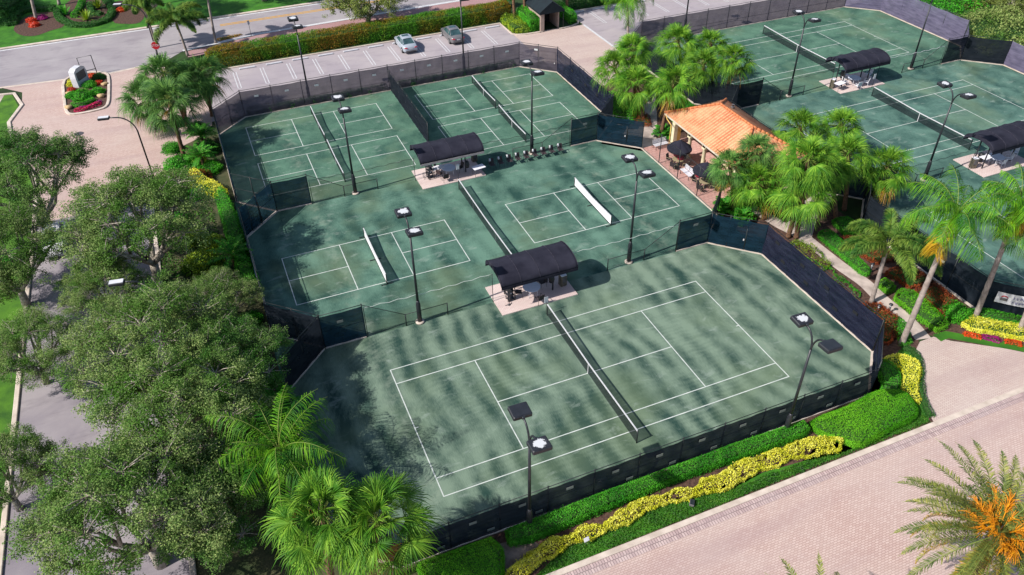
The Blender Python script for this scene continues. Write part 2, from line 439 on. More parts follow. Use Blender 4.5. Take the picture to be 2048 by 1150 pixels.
M['trunk_sabal'] = simple('sabal_trunk', C(150, 112, 84), C(92, 70, 56), 5, .95, bump=.9, bs=9)
M['trunk_pale'] = simple('pale_palm_trunk', C(190, 176, 168), C(152, 138, 130), 3, .9, bump=.4, bs=10)
M['trunk_oak'] = simple('oak_bark', C(206, 196, 182), C(136, 126, 114), 4, .95, bump=.8, bs=8)
M['stalk'] = simple('petiole', C(150, 170, 80), C(120, 140, 60), 4, .6)
M['orange_stalk'] = simple('fruit_stalk', C(255, 180, 20), C(236, 136, 10), 6, .6)
M['dead'] = leaf('dead_frond_leaf', C(176, 132, 60), C(214, 170, 60), None, 1)
M['yellow_frond'] = leaf('yellow_frond_leaf', C(236, 190, 30), C(214, 150, 30), C(150, 170, 40), .8)
M['sabal'] = leaf('sabal_leaf', C(78, 144, 34), C(166, 214, 68), C(76, 138, 32), 1.2, .3, .6, .25, .2)
M['sabal2'] = leaf('sabal_leaf_deep', C(66, 124, 54), C(144, 192, 92), C(62, 112, 48), 1.2, .3, .6, .25, .2)
M['queen'] = leaf('queen_palm_leaf', C(64, 144, 22), C(156, 220, 44), C(54, 126, 28), .9, .3, .6, .2, .2)
M['foxtail'] = leaf('foxtail_leaf', C(80, 128, 42), C(166, 194, 84), C(62, 112, 40), .9, .3, .6, .2, .2)
M['date'] = leaf('date_leaf', C(98, 122, 58), C(196, 196, 92), C(92, 118, 58), .9, .2, .6, .2, .2)
M['cycad'] = leaf('cycad_leaf', C(50, 136, 44), C(100, 196, 54), None, 1, .25, .6, .25, .2)
M['oak'] = leaf('oak_leaf', C(80, 122, 52), C(192, 212, 130), C(96, 144, 52), .45, .3, .7, .25, .2)
M['oak2'] = leaf('oak_leaf_green', C(70, 118, 50), C(160, 196, 104), C(74, 132, 48), .45, .3, .7, .25, .2)
M['ficus'] = leaf('broad_tree_leaf', C(110, 140, 66), C(186, 196, 110), C(126, 144, 60), .5, .3, .7, .25, .2)
M['hedge'] = leaf('hedge_leaf', C(60, 168, 36), C(124, 226, 60), C(60, 160, 34), .8, .3, .6, .2, .2)
M['hedge_mow'] = leaf('clipped_hedge_leaf', C(92, 184, 26), C(150, 228, 50), C(84, 174, 24), .5, .3, .6, .15, .2)
M['hedge_dark'] = leaf('dark_hedge_leaf', C(40, 100, 40), C(80, 146, 58), None, .8, .25, .6, .2, .2)
M['hedge_red'] = leaf('red_tip_hedge_leaf', C(104, 124, 26), C(176, 120, 36), C(84, 150, 30), .28, .25, .6, .2, .2)
M['croton'] = leaf('yellow_croton_leaf', C(245, 236, 50, 1.25), C(255, 255, 130, 1.3), C(220, 222, 50, 1.2), 1.6, .3, .6, .2, .2)
M['croton_red'] = leaf('red_croton_leaf', C(140, 50, 34), C(210, 110, 50), C(90, 54, 36), 1.2, .2, .6, .2, .2)
M['lime'] = leaf('lime_shrub_leaf', C(140, 180, 30), C(196, 214, 50), C(110, 156, 30), 1.0, .3, .5)
M['fl_red'] = leaf('red_flower', C(220, 50, 30), C(250, 90, 40), None, 1, .2)
M['fl_orange'] = leaf('orange_flower', C(250, 80, 16), C(255, 110, 40), None, 1, .2)
M['fl_purple'] = leaf('purple_flower', C(170, 30, 120), C(200, 50, 150), None, 1, .2)
M['fl_pink'] = leaf('pink_flower', C(220, 30, 90), C(240, 60, 120), None, 1, .2)
M['lime_mass'] = leaf('olive_shrub_leaf', C(120, 150, 70), C(200, 214, 130), C(96, 140, 50), .4, .3, .6, .2, .2)
M['blade'] = leaf('grass_blade', C(66, 130, 24), C(104, 160, 40), C(48, 104, 20), .8, .3, .6)
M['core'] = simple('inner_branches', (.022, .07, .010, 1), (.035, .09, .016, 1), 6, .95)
k_ = N('roof_tile'); v_ = k_.coord('Object')
b_ = k_.n('ShaderNodeTexBrick'); b_.offset = 0.0; k_.l(k_.coord('UV'), b_.inputs['Vector'])
b_.inputs['Color1'].default_value = C(244, 182, 134); b_.inputs['Color2'].default_value = C(234, 166, 118); b_.inputs['Mortar'].default_value = C(200, 120, 84)
b_.inputs['Scale'].default_value = 1; b_.inputs['Brick Width'].default_value = .34; b_.inputs['Row Height'].default_value = .42; b_.inputs['Mortar Size'].default_value = .03
k_.bsdf(k_.mix(k_.ramp(k_.noise(v_, .8, 5), [(.4, 0.0), (.7, .6)]), b_.outputs['Color'], C(246, 196, 150)), .8, 0, .3, b_.outputs['Fac'], -.4, .04)
M['tile'] = k_.m
M['tile_cap'] = simple('ridge_tile', C(236, 146, 94), C(210, 120, 76), 3, .8, bump=.3)
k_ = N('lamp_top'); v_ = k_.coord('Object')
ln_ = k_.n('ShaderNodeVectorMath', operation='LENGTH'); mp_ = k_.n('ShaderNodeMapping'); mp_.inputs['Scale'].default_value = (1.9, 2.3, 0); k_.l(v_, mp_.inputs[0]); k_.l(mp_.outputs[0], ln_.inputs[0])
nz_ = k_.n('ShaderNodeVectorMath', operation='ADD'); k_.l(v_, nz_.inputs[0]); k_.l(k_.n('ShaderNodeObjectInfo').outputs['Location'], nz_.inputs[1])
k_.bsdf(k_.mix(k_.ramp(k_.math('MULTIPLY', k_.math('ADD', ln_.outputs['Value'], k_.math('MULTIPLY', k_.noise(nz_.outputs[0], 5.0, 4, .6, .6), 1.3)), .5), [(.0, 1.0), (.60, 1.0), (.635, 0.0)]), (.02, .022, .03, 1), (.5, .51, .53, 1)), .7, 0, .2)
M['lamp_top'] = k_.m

# ================================================================== THE SETTING
sheet('ground', [(-260, -160), (320, -160), (320, 420), (-260, 420)], 0.0, M['ground'])
sheet('front_road', [(-90, -70), (140, -70), (140, -13.05), (-90, -13.05)], 0.02, M['paver'])
sheet('road_border', [(-90, -13.05), (140, -13.05), (140, -12.5), (-90, -12.5)], 0.025, M['border'])
kerb([(-60, -12.34), (17.4, -12.34)], M['concrete'], .34, .1)
kerb([(29.9, -12.34), (90, -12.34)], M['concrete'], .34, .1)
sheet('flush_kerb', [(17.4, -12.5), (29.9, -12.5), (29.9, -12.15), (17.4, -12.15)], 0.035, M['concrete'])
plaza = [(17.5, -12.15), (18.0, -10.9), (18.5, -10.0), (20.4, -8.2), (21.2, -6.9), (22.2, -6.3), (23.4, -6.3), (24.2, -7.1), (26.9, -9.1), (28.8, -10.9), (29.8, -12.15)]
sheet('plaza', plaza, 0.022, M['paver2'])
# beds
sheet('verge_bed', [(-40, -12.17), (17.5, -12.17), (18.5, -10.0), (19.6, -8.9), (19.6, -8.4), (-40, -8.4)], 0.01, M['dirt'])
sheet('verge_soil', smooth_path([(-10.8, -9.6), (-9.2, -9.7), (-8.2, -10.4), (-8.9, -11.4), (-10.6, -11.6), (-12, -10.8)], 4, True), 0.018, M['soil'])
sheet('garden_bed', [(18.6, -8.0), (20.2, -8.2), (22.8, -5.6), (24.2, -7.0), (27.2, -9.6), (30.0, -12.17), (60, -12.17), (60, -8.9), (31, -9.0), (28.2, -6), (28.2, 46), (19, 46)], 0.012, M['dirt'])
sheet('west_bed', [(-25.4, -12.17), (-14, -12.17), (-14, -8.6), (-18, -5), (-18.2, 45), (-22.2, 44), (-25.4, 38)], 0.012, M['bare'])
sheet('west_lawn', [(-60, -12.17), (-34.9, -12.17), (-34.9, 40), (-60, 40)], 0.01, M['lawn2'])
# grass along the front kerb
grass_front = [(-9.4, -12.17), (-8.6, -11.9), (-7.2, -11.4), (-4.0, -11.3), (-2.0, -11.2), (-.4, -11.0), (1.2, -11.5), (3.0, -11.75), (5.6, -11.5), (8.2, -11.7), (10.6, -12.0), (12.0, -12.05), (14.5, -11.7), (17.0, -11.3), (17.7, -11.2), (17.4, -12.17)]
sheet('verge_grass', [(-9.4, -12.14), (-8.6, -11.8), (-7.2, -11.15), (-4.0, -10.95), (-2.0, -10.9), (-.4, -10.75), (1.2, -11.15), (3.0, -11.5), (5.6, -11.2), (8.2, -11.45), (10.6, -11.9), (12.2, -11.8), (15.0, -11.0), (17.0, -9.2), (18.6, -7.2), (20.3, -6.4), (21.2, -6.6), (20.4, -8.1), (18.5, -9.95), (17.9, -11), (17.3, -12.0), (10, -12.0)], 0.03, M['lawn'])
sheet('bed_edge_grass', ribbon([(23.5, -6.5), (24.4, -6.5), (26.6, -8.4), (28.4, -9.9), (31, -12.1)], .75), 0.03, M['lawn'])

# courts
def chamfer(x0, x1, y0, y1, c=3.0):
    return [(x0, y0 + c), (x0 + c, y0), (x1 - c, y0), (x1, y0 + c), (x1, y1 - c), (x1 - c, y1), (x0 + c, y1), (x0, y1 - c)]
ROW = [(-8.8, 9.3), (9.3, 28.1), (28.1, 47.5)]
mats = ['court_a', 'court_b', 'court_c']
for X0, ms in ((0.0, mats), (46.8, ['court_d', 'court_d', 'court_c'])):
    for (y0, y1), mm in zip(ROW, ms):
        sheet('court_surface', chamfer(X0 - 18.5, X0 + 18.5, y0, y1), 0.03, M[mm])
# the strips between the rows, outside the chamfers, stay sandy
for x in (-18.3, 18.3):
    for y in (9.3, 28.1):
        s_ = 1 if x > 0 else -1
        sheet('corner_apron', [(x + .4 * s_, y - 3.2), (x + .4 * s_, y + 3.2), (x - 2.9 * s_, y)], 0.02, M['court_c'])

def court_lines(segs, wdt=.065, name='court_lines', loc=(0, 0)):
    b = MB()
    for i, (x0, y0, x1, y1) in enumerate(segs):
        z = .038 + .0007 * i
        a = Vector((x0, y0)); c = Vector((x1, y1)); t = (c - a).normalized() * wdt / 2; n = Vector((-t.y, t.x))
        b.add([(*(a - t - n), z), (*(c + t - n), z), (*(c + t + n), z), (*(a - t + n), z)], [(0, 1, 2, 3)])
    return struct(b.obj(name, M['line'], loc=(loc[0], loc[1], 0)))
def tennis_lines(cx, cy):
    L, D, S, V = 11.885, 5.485, 4.115, 6.4
    s = [(-L, D, L, D), (-L, -D, L, -D), (-L, S, L, S), (-L, -S, L, -S), (-L, -D, -L, D), (L, -D, L, D), (-V, -S, -V, S), (V, -S, V, S), (-V, 0, V, 0), (-L, 0, -L + .2, 0), (L - .2, 0, L, 0)]
    return court_lines(s, loc=(cx, cy))
def pickle_lines(cx, cy):
    L, D, V = 6.78, 3.12, 2.18
    return court_lines([(-L, D, L, D), (-L, -D, L, -D), (-L, -D, -L, D), (L, -D, L, D), (-V, -D, -V, D), (V, -D, V, D), (-L, 0, -V, 0), (V, 0, L, 0)], loc=(cx, cy))
for c in ((0, 0), (46.4, 0), (46.4, 18.55), (46.8, 37.8)): tennis_lines(*c)
PICK = [(-9.57, 17.9), (9.59, 18.02), (-9.02, 41.92), (-9.02, 34.0), (8.9, 42.1), (8.88, 34.13)]
for c in PICK: pickle_lines(*c)

# shelter pads
for (cx, cy) in ((0.05, 9.35), (0.05, 28.1), (46.8, 28.4), (46.6, 9.6)):
    b = MB(); b.box((0, 0, .02), (6.0, 3.5, .12)); struct(b.obj('shelter_pad', M['pad'], loc=(cx, cy, 0.02)))
# paths among the palms
pathA = smooth_path([(22.6, -6.2), (23.05, -4.2), (23.1, -1.6), (23.3, .3), (23.1, 2.6), (23.05, 5.2), (23.0, 7.0), (22.4, 9.2), (22.0, 11.4), (21.2, 13.2)], 6)
sheet('garden_path', ribbon(pathA, 1.15), 0.026, M['walk'])
sheet('garden_path', [(22.4, 6.4), (23.6, 6.6), (26.2, 9.0), (29.4, 10.6), (29.2, 12.2), (26.6, 11.2), (24.2, 9.4), (22.2, 8.9)], 0.030, M['walk'])
pathB = smooth_path([(26.0, 36), (24.2, 33.4), (22.9, 31), (21.0, 28.2), (18.8, 26.6)], 6)
sheet('garden_path', ribbon(pathB, 1.3, 1.8), 0.026, M['walk'])
sheet('garden_path', [(15.4, 27.4), (18.5, 24.3), (20.8, 25.8), (21.2, 28.0), (18.8, 29.2), (17, 29)], 0.030, M['walk'])
sheet('patio', [(18.62, 13.0), (20.9, 13.0), (27.8, 13.6), (27.8, 25.2), (18.62, 25.0)], 0.034, M['paver3'])
# car parks and the lane under the oaks
sheet('car_park', [(-19, 47.9), (18.6, 47.9), (18.6, 61.0), (-17, 61.0)], 0.02, M['lot'])
sheet('car_park', [(28.1, 47.9), (110, 47.9), (110, 61.0), (28.1, 61.0)], 0.02, M['lot'])
sheet('apron', [(18.6, 47.9), (18.8, 44.3), (19.3, 40), (22, 39), (28.1, 43), (28.1, 56.4), (18.6, 56.8)], 0.024, M['paver2'])
sheet('apron_edge', [(27.95, 48.2), (28.25, 48.2), (28.25, 56.3), (27.95, 56.3)], 0.032, M['white_paint'])
kerb([(-17.2, 61.1), (18.5, 61.1), (18.5, 57.2), (19.0, 56.6), (20.0, 56.3), (22.3, 56.2)], M['concrete'], .22, .14)
kerb([(24.6, 56.2), (26.4, 56.4), (27.6, 56.9), (28.0, 57.6), (28.1, 61.1), (100, 61.1)], M['concrete'], .22, .14)
sheet('lane', [(-34.6, -12.15), (-25.55, -12.15), (-25.55, 34.5), (-34.6, 34.5)], 0.016, M['drive'])
kerb([(-34.75, -12), (-34.75, 34)], M['concrete'], .3, .14)
kerb([(-25.4, -12), (-25.4, 33)], M['concrete'], .3, .14)
entry = [(-34.6, 34.5), (-25.55, 34.5), (-25.2, 38), (-23.2, 41), (-22.2, 43.6), (-20.2, 44.9), (-18.9, 47), (-18.6, 50), (-19.2, 55.2), (-22.2, 57.6), (-22.4, 66.3), (-28.6, 65.4), (-40, 66.7), (-37.4, 64.0), (-37.2, 60), (-38.4, 56.4), (-37.6, 50), (-35.2, 43)]
sheet('entry_drive', entry, 0.022, M['paver'])
sheet('entry_edge', ribbon([(-40, 66.4), (-28.6, 65.4), (-22.1, 66.6)], .35), 0.03, M['concrete'])
kerb([(-41, 64.5), (-38.2, 64.0), (-37.2, 60.4), (-38.2, 56.4), (-37.4, 50), (-35, 43), (-34.75, 34.2)], M['concrete'], .35, .14)
sheet('corner_lawn', [(-44, 65), (-38.4, 63.8), (-37.5, 60), (-38.4, 56.4), (-37.6, 50), (-35.1, 42), (-34.9, 40), (-44, 40)], 0.014, M['lawn2'])
sheet('corner_walk', [(-41.8, 66), (-39.2, 64.1), (-40.4, 56), (-43, 48), (-46, 52), (-46, 66)], 0.02, M['walk'])
# street
sheet('street', [(-120, 67.5), (-40, 66.6), (-28.6, 65.5), (-22.2, 66.5), (-20, 68.9), (-10.4, 70.7), (140, 72.6), (140, 80), (-15.7, 78.9), (-120, 78.9)], 0.016, M['asphalt'])
sheet('street_line', [(-14.8, 76.0), (120, 77.6), (120, 77.85), (-14.8, 76.2)], 0.024, M['yellow_paint'])
sheet('street_line', [(-14.8, 75.55), (120, 77.15), (120, 77.4), (-14.8, 75.75)], 0.024, M['yellow_paint'])
sheet('gutter', [(-120, 78.3), (-15.7, 78.3), (140, 79.4), (140, 79.75), (-15.7, 78.65), (-120, 78.65)], 0.024, M['white_paint'])
kerb([(-120, 79.0), (-15.7, 79.0), (140, 80.1)], M['concrete'], .5, .14)
sheet('gutter', ribbon([(-20, 69.0), (-10.4, 70.75), (15, 71.6), (140, 72.7)], .55), 0.028, M['white_paint'])
sheet('pavement', [(-19.6, 66.6), (-19.4, 68.6), (-10.4, 70.4), (15, 71.25), (140, 72.3), (140, 69.6), (15, 68.9), (-10, 67.4)], 0.024, M['paver4'])
sheet('street_lawn', [(-120, 79.25), (-15.7, 79.25), (140, 80.4), (140, 160), (-120, 160)], 0.014, M['lawn'])
# stall markings
def hairpin(x, y0, y1, sx=0):
    b = MB()
    for d in (-.17, .17):
        b.add([(d - .05 + sx, y1 - y0, 0), (d - .05, 0, 0), (d + .05, 0, 0), (d + .05 + sx, y1 - y0, 0)], [(0, 1, 2, 3)])
    b.add([(-.12, -.1, 0), (.12, -.1, 0), (.12, 0, 0), (-.12, 0, 0)], [(0, 1, 2, 3)])
    return struct(b.obj('stall_marking', M['white_paint'], loc=(x, y0, .032)))
for k in range(11): hairpin(-15.05 + 3.06 * k, 55.0, 59.7)
for k in range(9): hairpin(30.95 + 3.12 * k, 55.7, 60.3)
STOPS = [(-13.5 + 3.06 * k, 60.25) for k in range(11)] + [(29.4 + 3.12 * k, 60.6) for k in range(5)]
b = MB(); b.box((0, 0, .075), (1.85, .18, .15), bev=.03); stop0 = b.obj('wheel_stop', M['white'])
for i, (x, y) in enumerate(STOPS):
    o = stop0 if i == 0 else stop0.copy()
    if i: COL.objects.link(o)
    o.location = (x, y, .03)
    tag(o, ('white wheel stop by the long hedge, number %s from the left palms' % ['one', 'two', 'three', 'four', 'five', 'six', 'seven (silver car)', 'eight', 'nine (grey car)', 'ten', 'eleven'][i]) if i < 11 else ('white wheel stop of the far car park, number %s from the awning' % ['one', 'two', 'three', 'four', 'five'][i - 11]), 'wheel stop', 'wheel stops in the car park')

# ================================================================== FENCES
def fence(p0, p1, h, label, screen='screen', bays=None, gap=0.12, patches=(), pmat='patch', end=True, curb=True, name='fence', top=None, cat='fence', group=None, rails=(0.5,), posts=True, dark=()):
    """a run from p0 to p1: posts, rails, windscreen cloth, small vent patches, concrete edging"""
    a = Vector(p0); c = Vector(p1); L = (c - a).length
    t = thing(name, label, cat, (a.x, a.y, .03), math.atan2(c.y - a.y, c.x - a.x), group)
    nb = bays or max(1, round(L / 3.05))
    for i in range(nb + (1 if end else 0)):
        x = L * i / nb
        b = MB(); b.tube([(0, 0, 0), (0, 0, h)], .04, 8); b.lathe([(.048, h), (.05, h + .03), (.02, h + .07)], n=8)
        b.obj('post', M['fence'], t, (x, 0, 0))
    b = MB(); b.tube([(0, 0, h - .03), (L, 0, h - .03)], .025, 6); b.obj('rail', M['fence'], t)
    for r in rails:
        b = MB(); b.tube([(0, 0.0, h * r), (L, 0, h * r)], .02, 6); b.obj('rail', M['fence'], t)
    z1 = h - gap; z0 = .12; nx = max(2, int(L / .35)); nz = 7
    V = []; F = []
    ph = random.uniform(0, 9)
    for i in range(nx + 1):
        x = L * i / nx; sag = (.05 if screen not in ('chain',) else 0) * abs(math.sin(PI * x / (L / nb)))
        for k in range(nz + 1):
            f = k / nz; z = z0 + (z1 - sag * 1.2 - z0) * f
            y = -.05 + (.035 * math.sin(x * 1.9 + ph + f * 3) * math.sin(PI * f) + .02 * math.sin(x * 5.1 - f * 6 + ph) if screen != 'chain' else 0)
            V.append((x, y, z))
    for i in range(nx):
        for k in range(nz):
            q = i * (nz + 1) + k; F.append((q, q + nz + 1, q + nz + 2, q + 1))
    me = npmesh('windscreen' if screen != 'chain' else 'chain_link', V, F, M[screen], True)
    link(bpy.data.objects.new(me.name, me), t)
    for (fx, fz) in patches:
        b = MB(); b.box((0, 0, 0), (.42, .012, .2)); b.obj('vent_patch', M[pmat], t, (L * fx, -.1, h * fz))
        b = MB(); b.box((0, 0, 0), (.42, .012, .2)); b.obj('vent_patch', M[pmat], t, (L * fx, .012, h * fz))
    for (fx, fz) in dark:
        b = MB(); b.box((0, 0, 0), (.45, .012, .26)); b.obj('vent_hole', M['patch_dark'], t, (L * fx, .012, h * fz))
        b = MB(); b.box((0, 0, 0), (.45, .012, .26)); b.obj('vent_hole', M['patch_dark'], t, (L * fx, -.1, h * fz))
    if curb:
        b = MB(); b.box((L / 2, 0, .04), (L, .16, .1)); b.obj('edging', M['concrete'], t)
    return t
def gate_leaf(t, x0, x1, h=2.1, mat='screen_in'):
    """a framed gate leaf hung in a run"""
    b = MB(); w_ = x1 - x0
    for x in (0, w_): b.tube([(x, -.02, .1), (x, -.02, h)], .03, 6)
    for z in (.1, h * .5, h): b.tube([(0, -.02, z), (w_, -.02, z)], .022, 6)
    g = b.obj('gate', M['grey'] if mat == 'light' else M['fence'], t, (x0, 0, 0))
    b = MB(); b.box((w_ - .12, -.07, 1.05), (.1, .06, .14)); b.obj('latch', M['patch_white'], g)

H3 = 2.95
mid = lambda n, z=.6: [((i + .5) / n, z) for i in range(n)]
# left complex, court A
fence((-15.4, -8.8), (15.5, -8.8), 2.35, 'long low dark windscreen fence along the front green hedge', 'screen', 11, patches=[((i + .45) / 11, .72) for i in range(11)] + [((i + .8) / 11, .25) for i in (0, 1, 2, 4, 5, 6, 7, 8, 9)])
f_ = fence((15.5, -8.8), (18.5, -5.8), H3, 'short angled dark fence at the corner beside the yellow shrubs of the plaza', 'screen_lit', 1, patches=())
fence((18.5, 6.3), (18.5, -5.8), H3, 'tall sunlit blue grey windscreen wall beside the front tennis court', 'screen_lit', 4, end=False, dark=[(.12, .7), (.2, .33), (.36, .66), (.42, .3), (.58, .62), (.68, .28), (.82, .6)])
f_ = fence((15.5, 9.3), (18.5, 6.3), H3, 'angled dark fence with a gate at the garden path beside the front court', 'screen_in', 3); gate_leaf(f_, 1.45, 2.8)
fence((12.55, 9.35), (15.5, 9.35), H3, 'square dark windscreen panel ending the row of low fence right of the front shelter', 'screen_in', 1, patches=[(.5, .75)])
fence((-15.4, 9.35), (-12.5, 9.35), H3, 'square dark windscreen panel with one grey patch left of the front shelter', 'screen_in', 1, patches=[(.45, .7)])
fence((-18.5, 6.3), (-15.5, 9.3), H3, 'angled dark fence at the upper left corner of the front tennis court', 'screen', 2, patches=())
fence((-18.5, -5.8), (-18.5, 6.3), H3, 'dark windscreen fence behind the oaks on the left end of the front court', 'screen', 4, end=False)
fence((-15.5, -8.8), (-18.5, -5.8), H3, 'short angled dark fence behind the two fan palms at the front left', 'screen', 1)
# the middle row
f_ = fence((-18.5, 12.3), (-15.4, 9.4), H3, 'angled dark gate panel at the lower left corner of the left white net court', 'screen', 2); gate_leaf(f_, 2.3, 3.6)
fence((-18.5, 25.1), (-18.5, 12.3), H3, 'dark fence along the left end of the left white net court', 'screen_in', 4, end=False)
f_ = fence((-15.5, 28.1), (-18.5, 25.1), H3, 'angled blue black fence at the upper left corner of the left white net court', 'screen_in', 2); gate_leaf(f_, 2.0, 3.3)
fence((-15.5, 28.1), (-12.55, 28.1), H3, 'square blue black windscreen panel left of the rear shelter', 'screen_in', 1)
fence((12.5, 28.15), (15.3, 28.15), H3, 'square dark windscreen panel with one grey patch right of the row of chairs', 'screen_in', 1, patches=[(.5, .72)])
f_ = fence((15.3, 28.1), (18.5, 25.0), H3, 'angled dark fence with a gate beside the path to the pavilion', 'screen_in', 3); gate_leaf(f_, 1.5, 2.9)
fence((18.5, 25.0), (18.5, 12.4), H3, 'see through chain link fence between the court and the pavilion patio', 'chain', 4, end=False, rails=(.04,))
fence((18.5, 12.4), (15.5, 9.4), H3, 'short angled dark fence below the pavilion patio', 'screen', 1)
# the back row
fence((-18.5, 31.0), (-18.5, 44.5), H3, 'thin fence along the left end of the far left mini courts', 'screen_in', 4, end=False)
fence((-15.5, 28.1), (-18.5, 31.0), H3, 'angled see through chain link fence at the lower left of the far left mini courts', 'chain', 2, rails=(.04, .5))
f_ = fence((-18.5, 44.5), (-15.5, 47.5), H3, 'angled purple fence at the upper left corner beside the leaning fan palm', 'screen_back', 2)
fence((-15.5, 47.5), (0, 47.5), H3, 'long purple windscreen fence on the left half facing the parked cars', 'screen_back', 5, patches=mid(5, .72), pmat='tape', end=False, rails=(.36,))
fence((0, 47.5), (15.4, 47.5), H3, 'long purple windscreen fence on the right half facing the parked cars', 'screen_back', 5, patches=mid(5, .72), pmat='tape', rails=(.36,))
f_ = fence((15.4, 47.5), (18.7, 44.3), H3, 'angled purple fence with a framed gate by the paved apron', 'screen_back', 2, patches=[(.45, .8)], pmat='tape'); gate_leaf(f_, 2.4, 4.4, 2.3, 'light')
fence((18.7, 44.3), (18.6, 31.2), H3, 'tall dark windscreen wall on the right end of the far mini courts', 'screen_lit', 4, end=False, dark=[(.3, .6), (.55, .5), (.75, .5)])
fence((15.3, 28.1), (18.6, 31.2), H3, 'short angled dark fence behind the first fan palms of the garden', 'screen', 1)
fence((0.1, 47.3), (0.1, 34.0), 2.4, 'dark dividing fence between the two pairs of far mini courts', 'screen', 8, rails=(.5,), curb=False)
# right complex
RX = 46.8
fence((28.3, 44.5), (31.3, 47.5), H3, 'angled purple fence below the hanging palm fronds at the top', 'screen_back', 1)
fence((31.3, 47.5), (62.3, 47.5), H3, 'long purple windscreen fence behind the farthest tennis court', 'screen_back', 10, rails=(.36,), end=False)
fence((62.3, 47.5), (65.5, 44.4), H3, 'angled pale windscreen fence at the far corner of the farthest tennis court', 'screen_pale', 1, end=False)
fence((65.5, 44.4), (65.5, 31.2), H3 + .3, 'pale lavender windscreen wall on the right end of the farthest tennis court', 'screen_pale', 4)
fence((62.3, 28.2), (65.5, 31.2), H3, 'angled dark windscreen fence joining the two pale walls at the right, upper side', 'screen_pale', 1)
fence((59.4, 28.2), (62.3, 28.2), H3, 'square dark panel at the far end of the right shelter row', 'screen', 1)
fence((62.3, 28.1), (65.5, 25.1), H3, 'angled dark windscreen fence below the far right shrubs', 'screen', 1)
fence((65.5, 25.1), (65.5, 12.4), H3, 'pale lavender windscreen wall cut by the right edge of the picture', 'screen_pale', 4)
fence((31.3, 28.15), (34.3, 28.15), H3, 'square dark panel behind the orange tiled roof', 'screen', 1)
fence((28.3, 25.1), (31.3, 28.1), H3, 'angled dark fence hidden behind the pavilion roof, lower side', 'screen', 1)
fence((28.3, 31.1), (31.3, 28.1), H3, 'angled dark fence behind the upper fan palm cluster', 'screen', 1)
fence((28.3, 31.1), (28.3, 44.5), H3, 'dark fence along the upper fan palm cluster and the farthest court', 'screen', 4)
fence((28.3, 12.4), (28.3, 25.1), H3, 'dark fence behind the lower fan palm cluster and the pavilion', 'screen', 4)
f_ = fence((28.3, 12.4), (31.3, 9.4), H3, 'angled dark fence with gate beyond the right fan palm trunks', 'screen', 2); gate_leaf(f_, 1.4, 2.7)
fence((31.3, 9.35), (34.3, 9.35), H3, 'square dark panel behind the lower fan palms at right', 'screen', 1)
fence((28.3, 6.3), (31.3, 9.3), H3, 'angled dark fence seen between the fan palms and the path', 'screen', 1)
fence((28.3, -5.6), (28.3, 6.3), H3, 'dark windscreen fence behind the red shrubs and leaning grey palm trunk', 'screen', 4, patches=[(.34, .6)])
fence((28.3, -5.6), (31.5, -8.8), H3, 'angled dark fence carrying the white banner', 'screen', 2)
fence((31.5, -8.8), (62, -8.8), H3, 'dark fence running off the right edge below the banner', 'screen', 9)

# low chain link with a light pole, sloping up to each tall panel
def low_fence(x0, x1, xs, y, label):
    """x0..x1 the metre high piece, xs the foot of the tall panel the slope climbs to"""
    t = thing('low_fence', label, 'fence', (x0, y, .03), 0, 'low chain link fences around the light poles')
    L = x1 - x0; S = xs - x0
    for x in (0, L):
        b = MB(); b.tube([(0, 0, 0), (0, 0, 1.08)], .04, 8); b.obj('post', M['fence'], t, (x, 0, 0))
    b = MB(); b.tube([(0, 0, 1.05), (L, 0, 1.05)], .025, 6); b.obj('rail', M['fence'], t)
    near = 0 if abs(S) < abs(S - L) else L
    b = MB(); b.tube([(near, 0, 1.05), (S, 0, 2.9)], .025, 6); b.obj('sloping_rail', M['fence'], t)
    b = MB(); b.add([(0, 0, .02), (L, 0, .02), (L, 0, 1.04), (0, 0, 1.04)], [(0, 1, 2, 3)])
    b.add([(near, .01, .02), (S, .01, .02), (S, .01, 2.88), (near, .01, 1.04)], [(0, 1, 2, 3)])
    b.obj('chain_link', M['chain'], t)
LOW = [(-9.6, -6.5, -12.5, 9.35, 'low chain link fence around the light pole left of the front shelter'),
       (6.45, 9.65, 12.6, 9.35, 'low chain link fence around the light pole right of the front shelter'),
       (-9.6, -6.6, -12.55, 28.1, 'low chain link fence around the light pole left of the rear shelter'),
       (6.5, 9.5, 12.5, 28.2, 'low chain link fence behind the row of chairs'),
       (37.0, 40.0, 34.3, 28.15, 'low chain link fence around the light pole beyond the orange roof'),
       (53.6, 56.6, 59.4, 28.2, 'low chain link fence at the light pole right of the far shelter'),
       (37.0, 40.0, 34.3, 9.4, 'low chain link fence at the pole left of the right edge shelter')]
for a_ in LOW: low_fence(*a_)
# thin divider nets hung from a slack cable between panel and shelter
def divider(x0, x1, y, h, label, cable='fence'):
    t = thing('divider_net', label, 'net', (x0, y, .03), 0, 'see through divider nets between the courts')
    L = x1 - x0; n = max(6, int(abs(L) / .3)); V = []; F = []; pts = []
    for i in range(n + 1):
        x = L * i / n; z = h + .05 * math.cos(x * 5.2) - .1 * math.sin(PI * i / n); pts.append((x, 0, z))
        for k in range(5): V.append((x, .05 * math.sin(x * 3 + k), .03 + (z - .03) * k / 4))
    for i in range(n):
        for k in range(4): q = i * 5 + k; F.append((q, q + 5, q + 6, q + 1))
    me = npmesh('mesh', V, F, M['divider']); link(bpy.data.objects.new('mesh', me), t)
    b = MB(); b.tube(pts, .018, 5); b.obj('cable', M[cable], t)
    for x in (0, L): b = MB(); b.tube([(0, 0, 0), (0, 0, h)], .025, 6); b.obj('end_pole', M['fence'], t, (x, 0, 0))
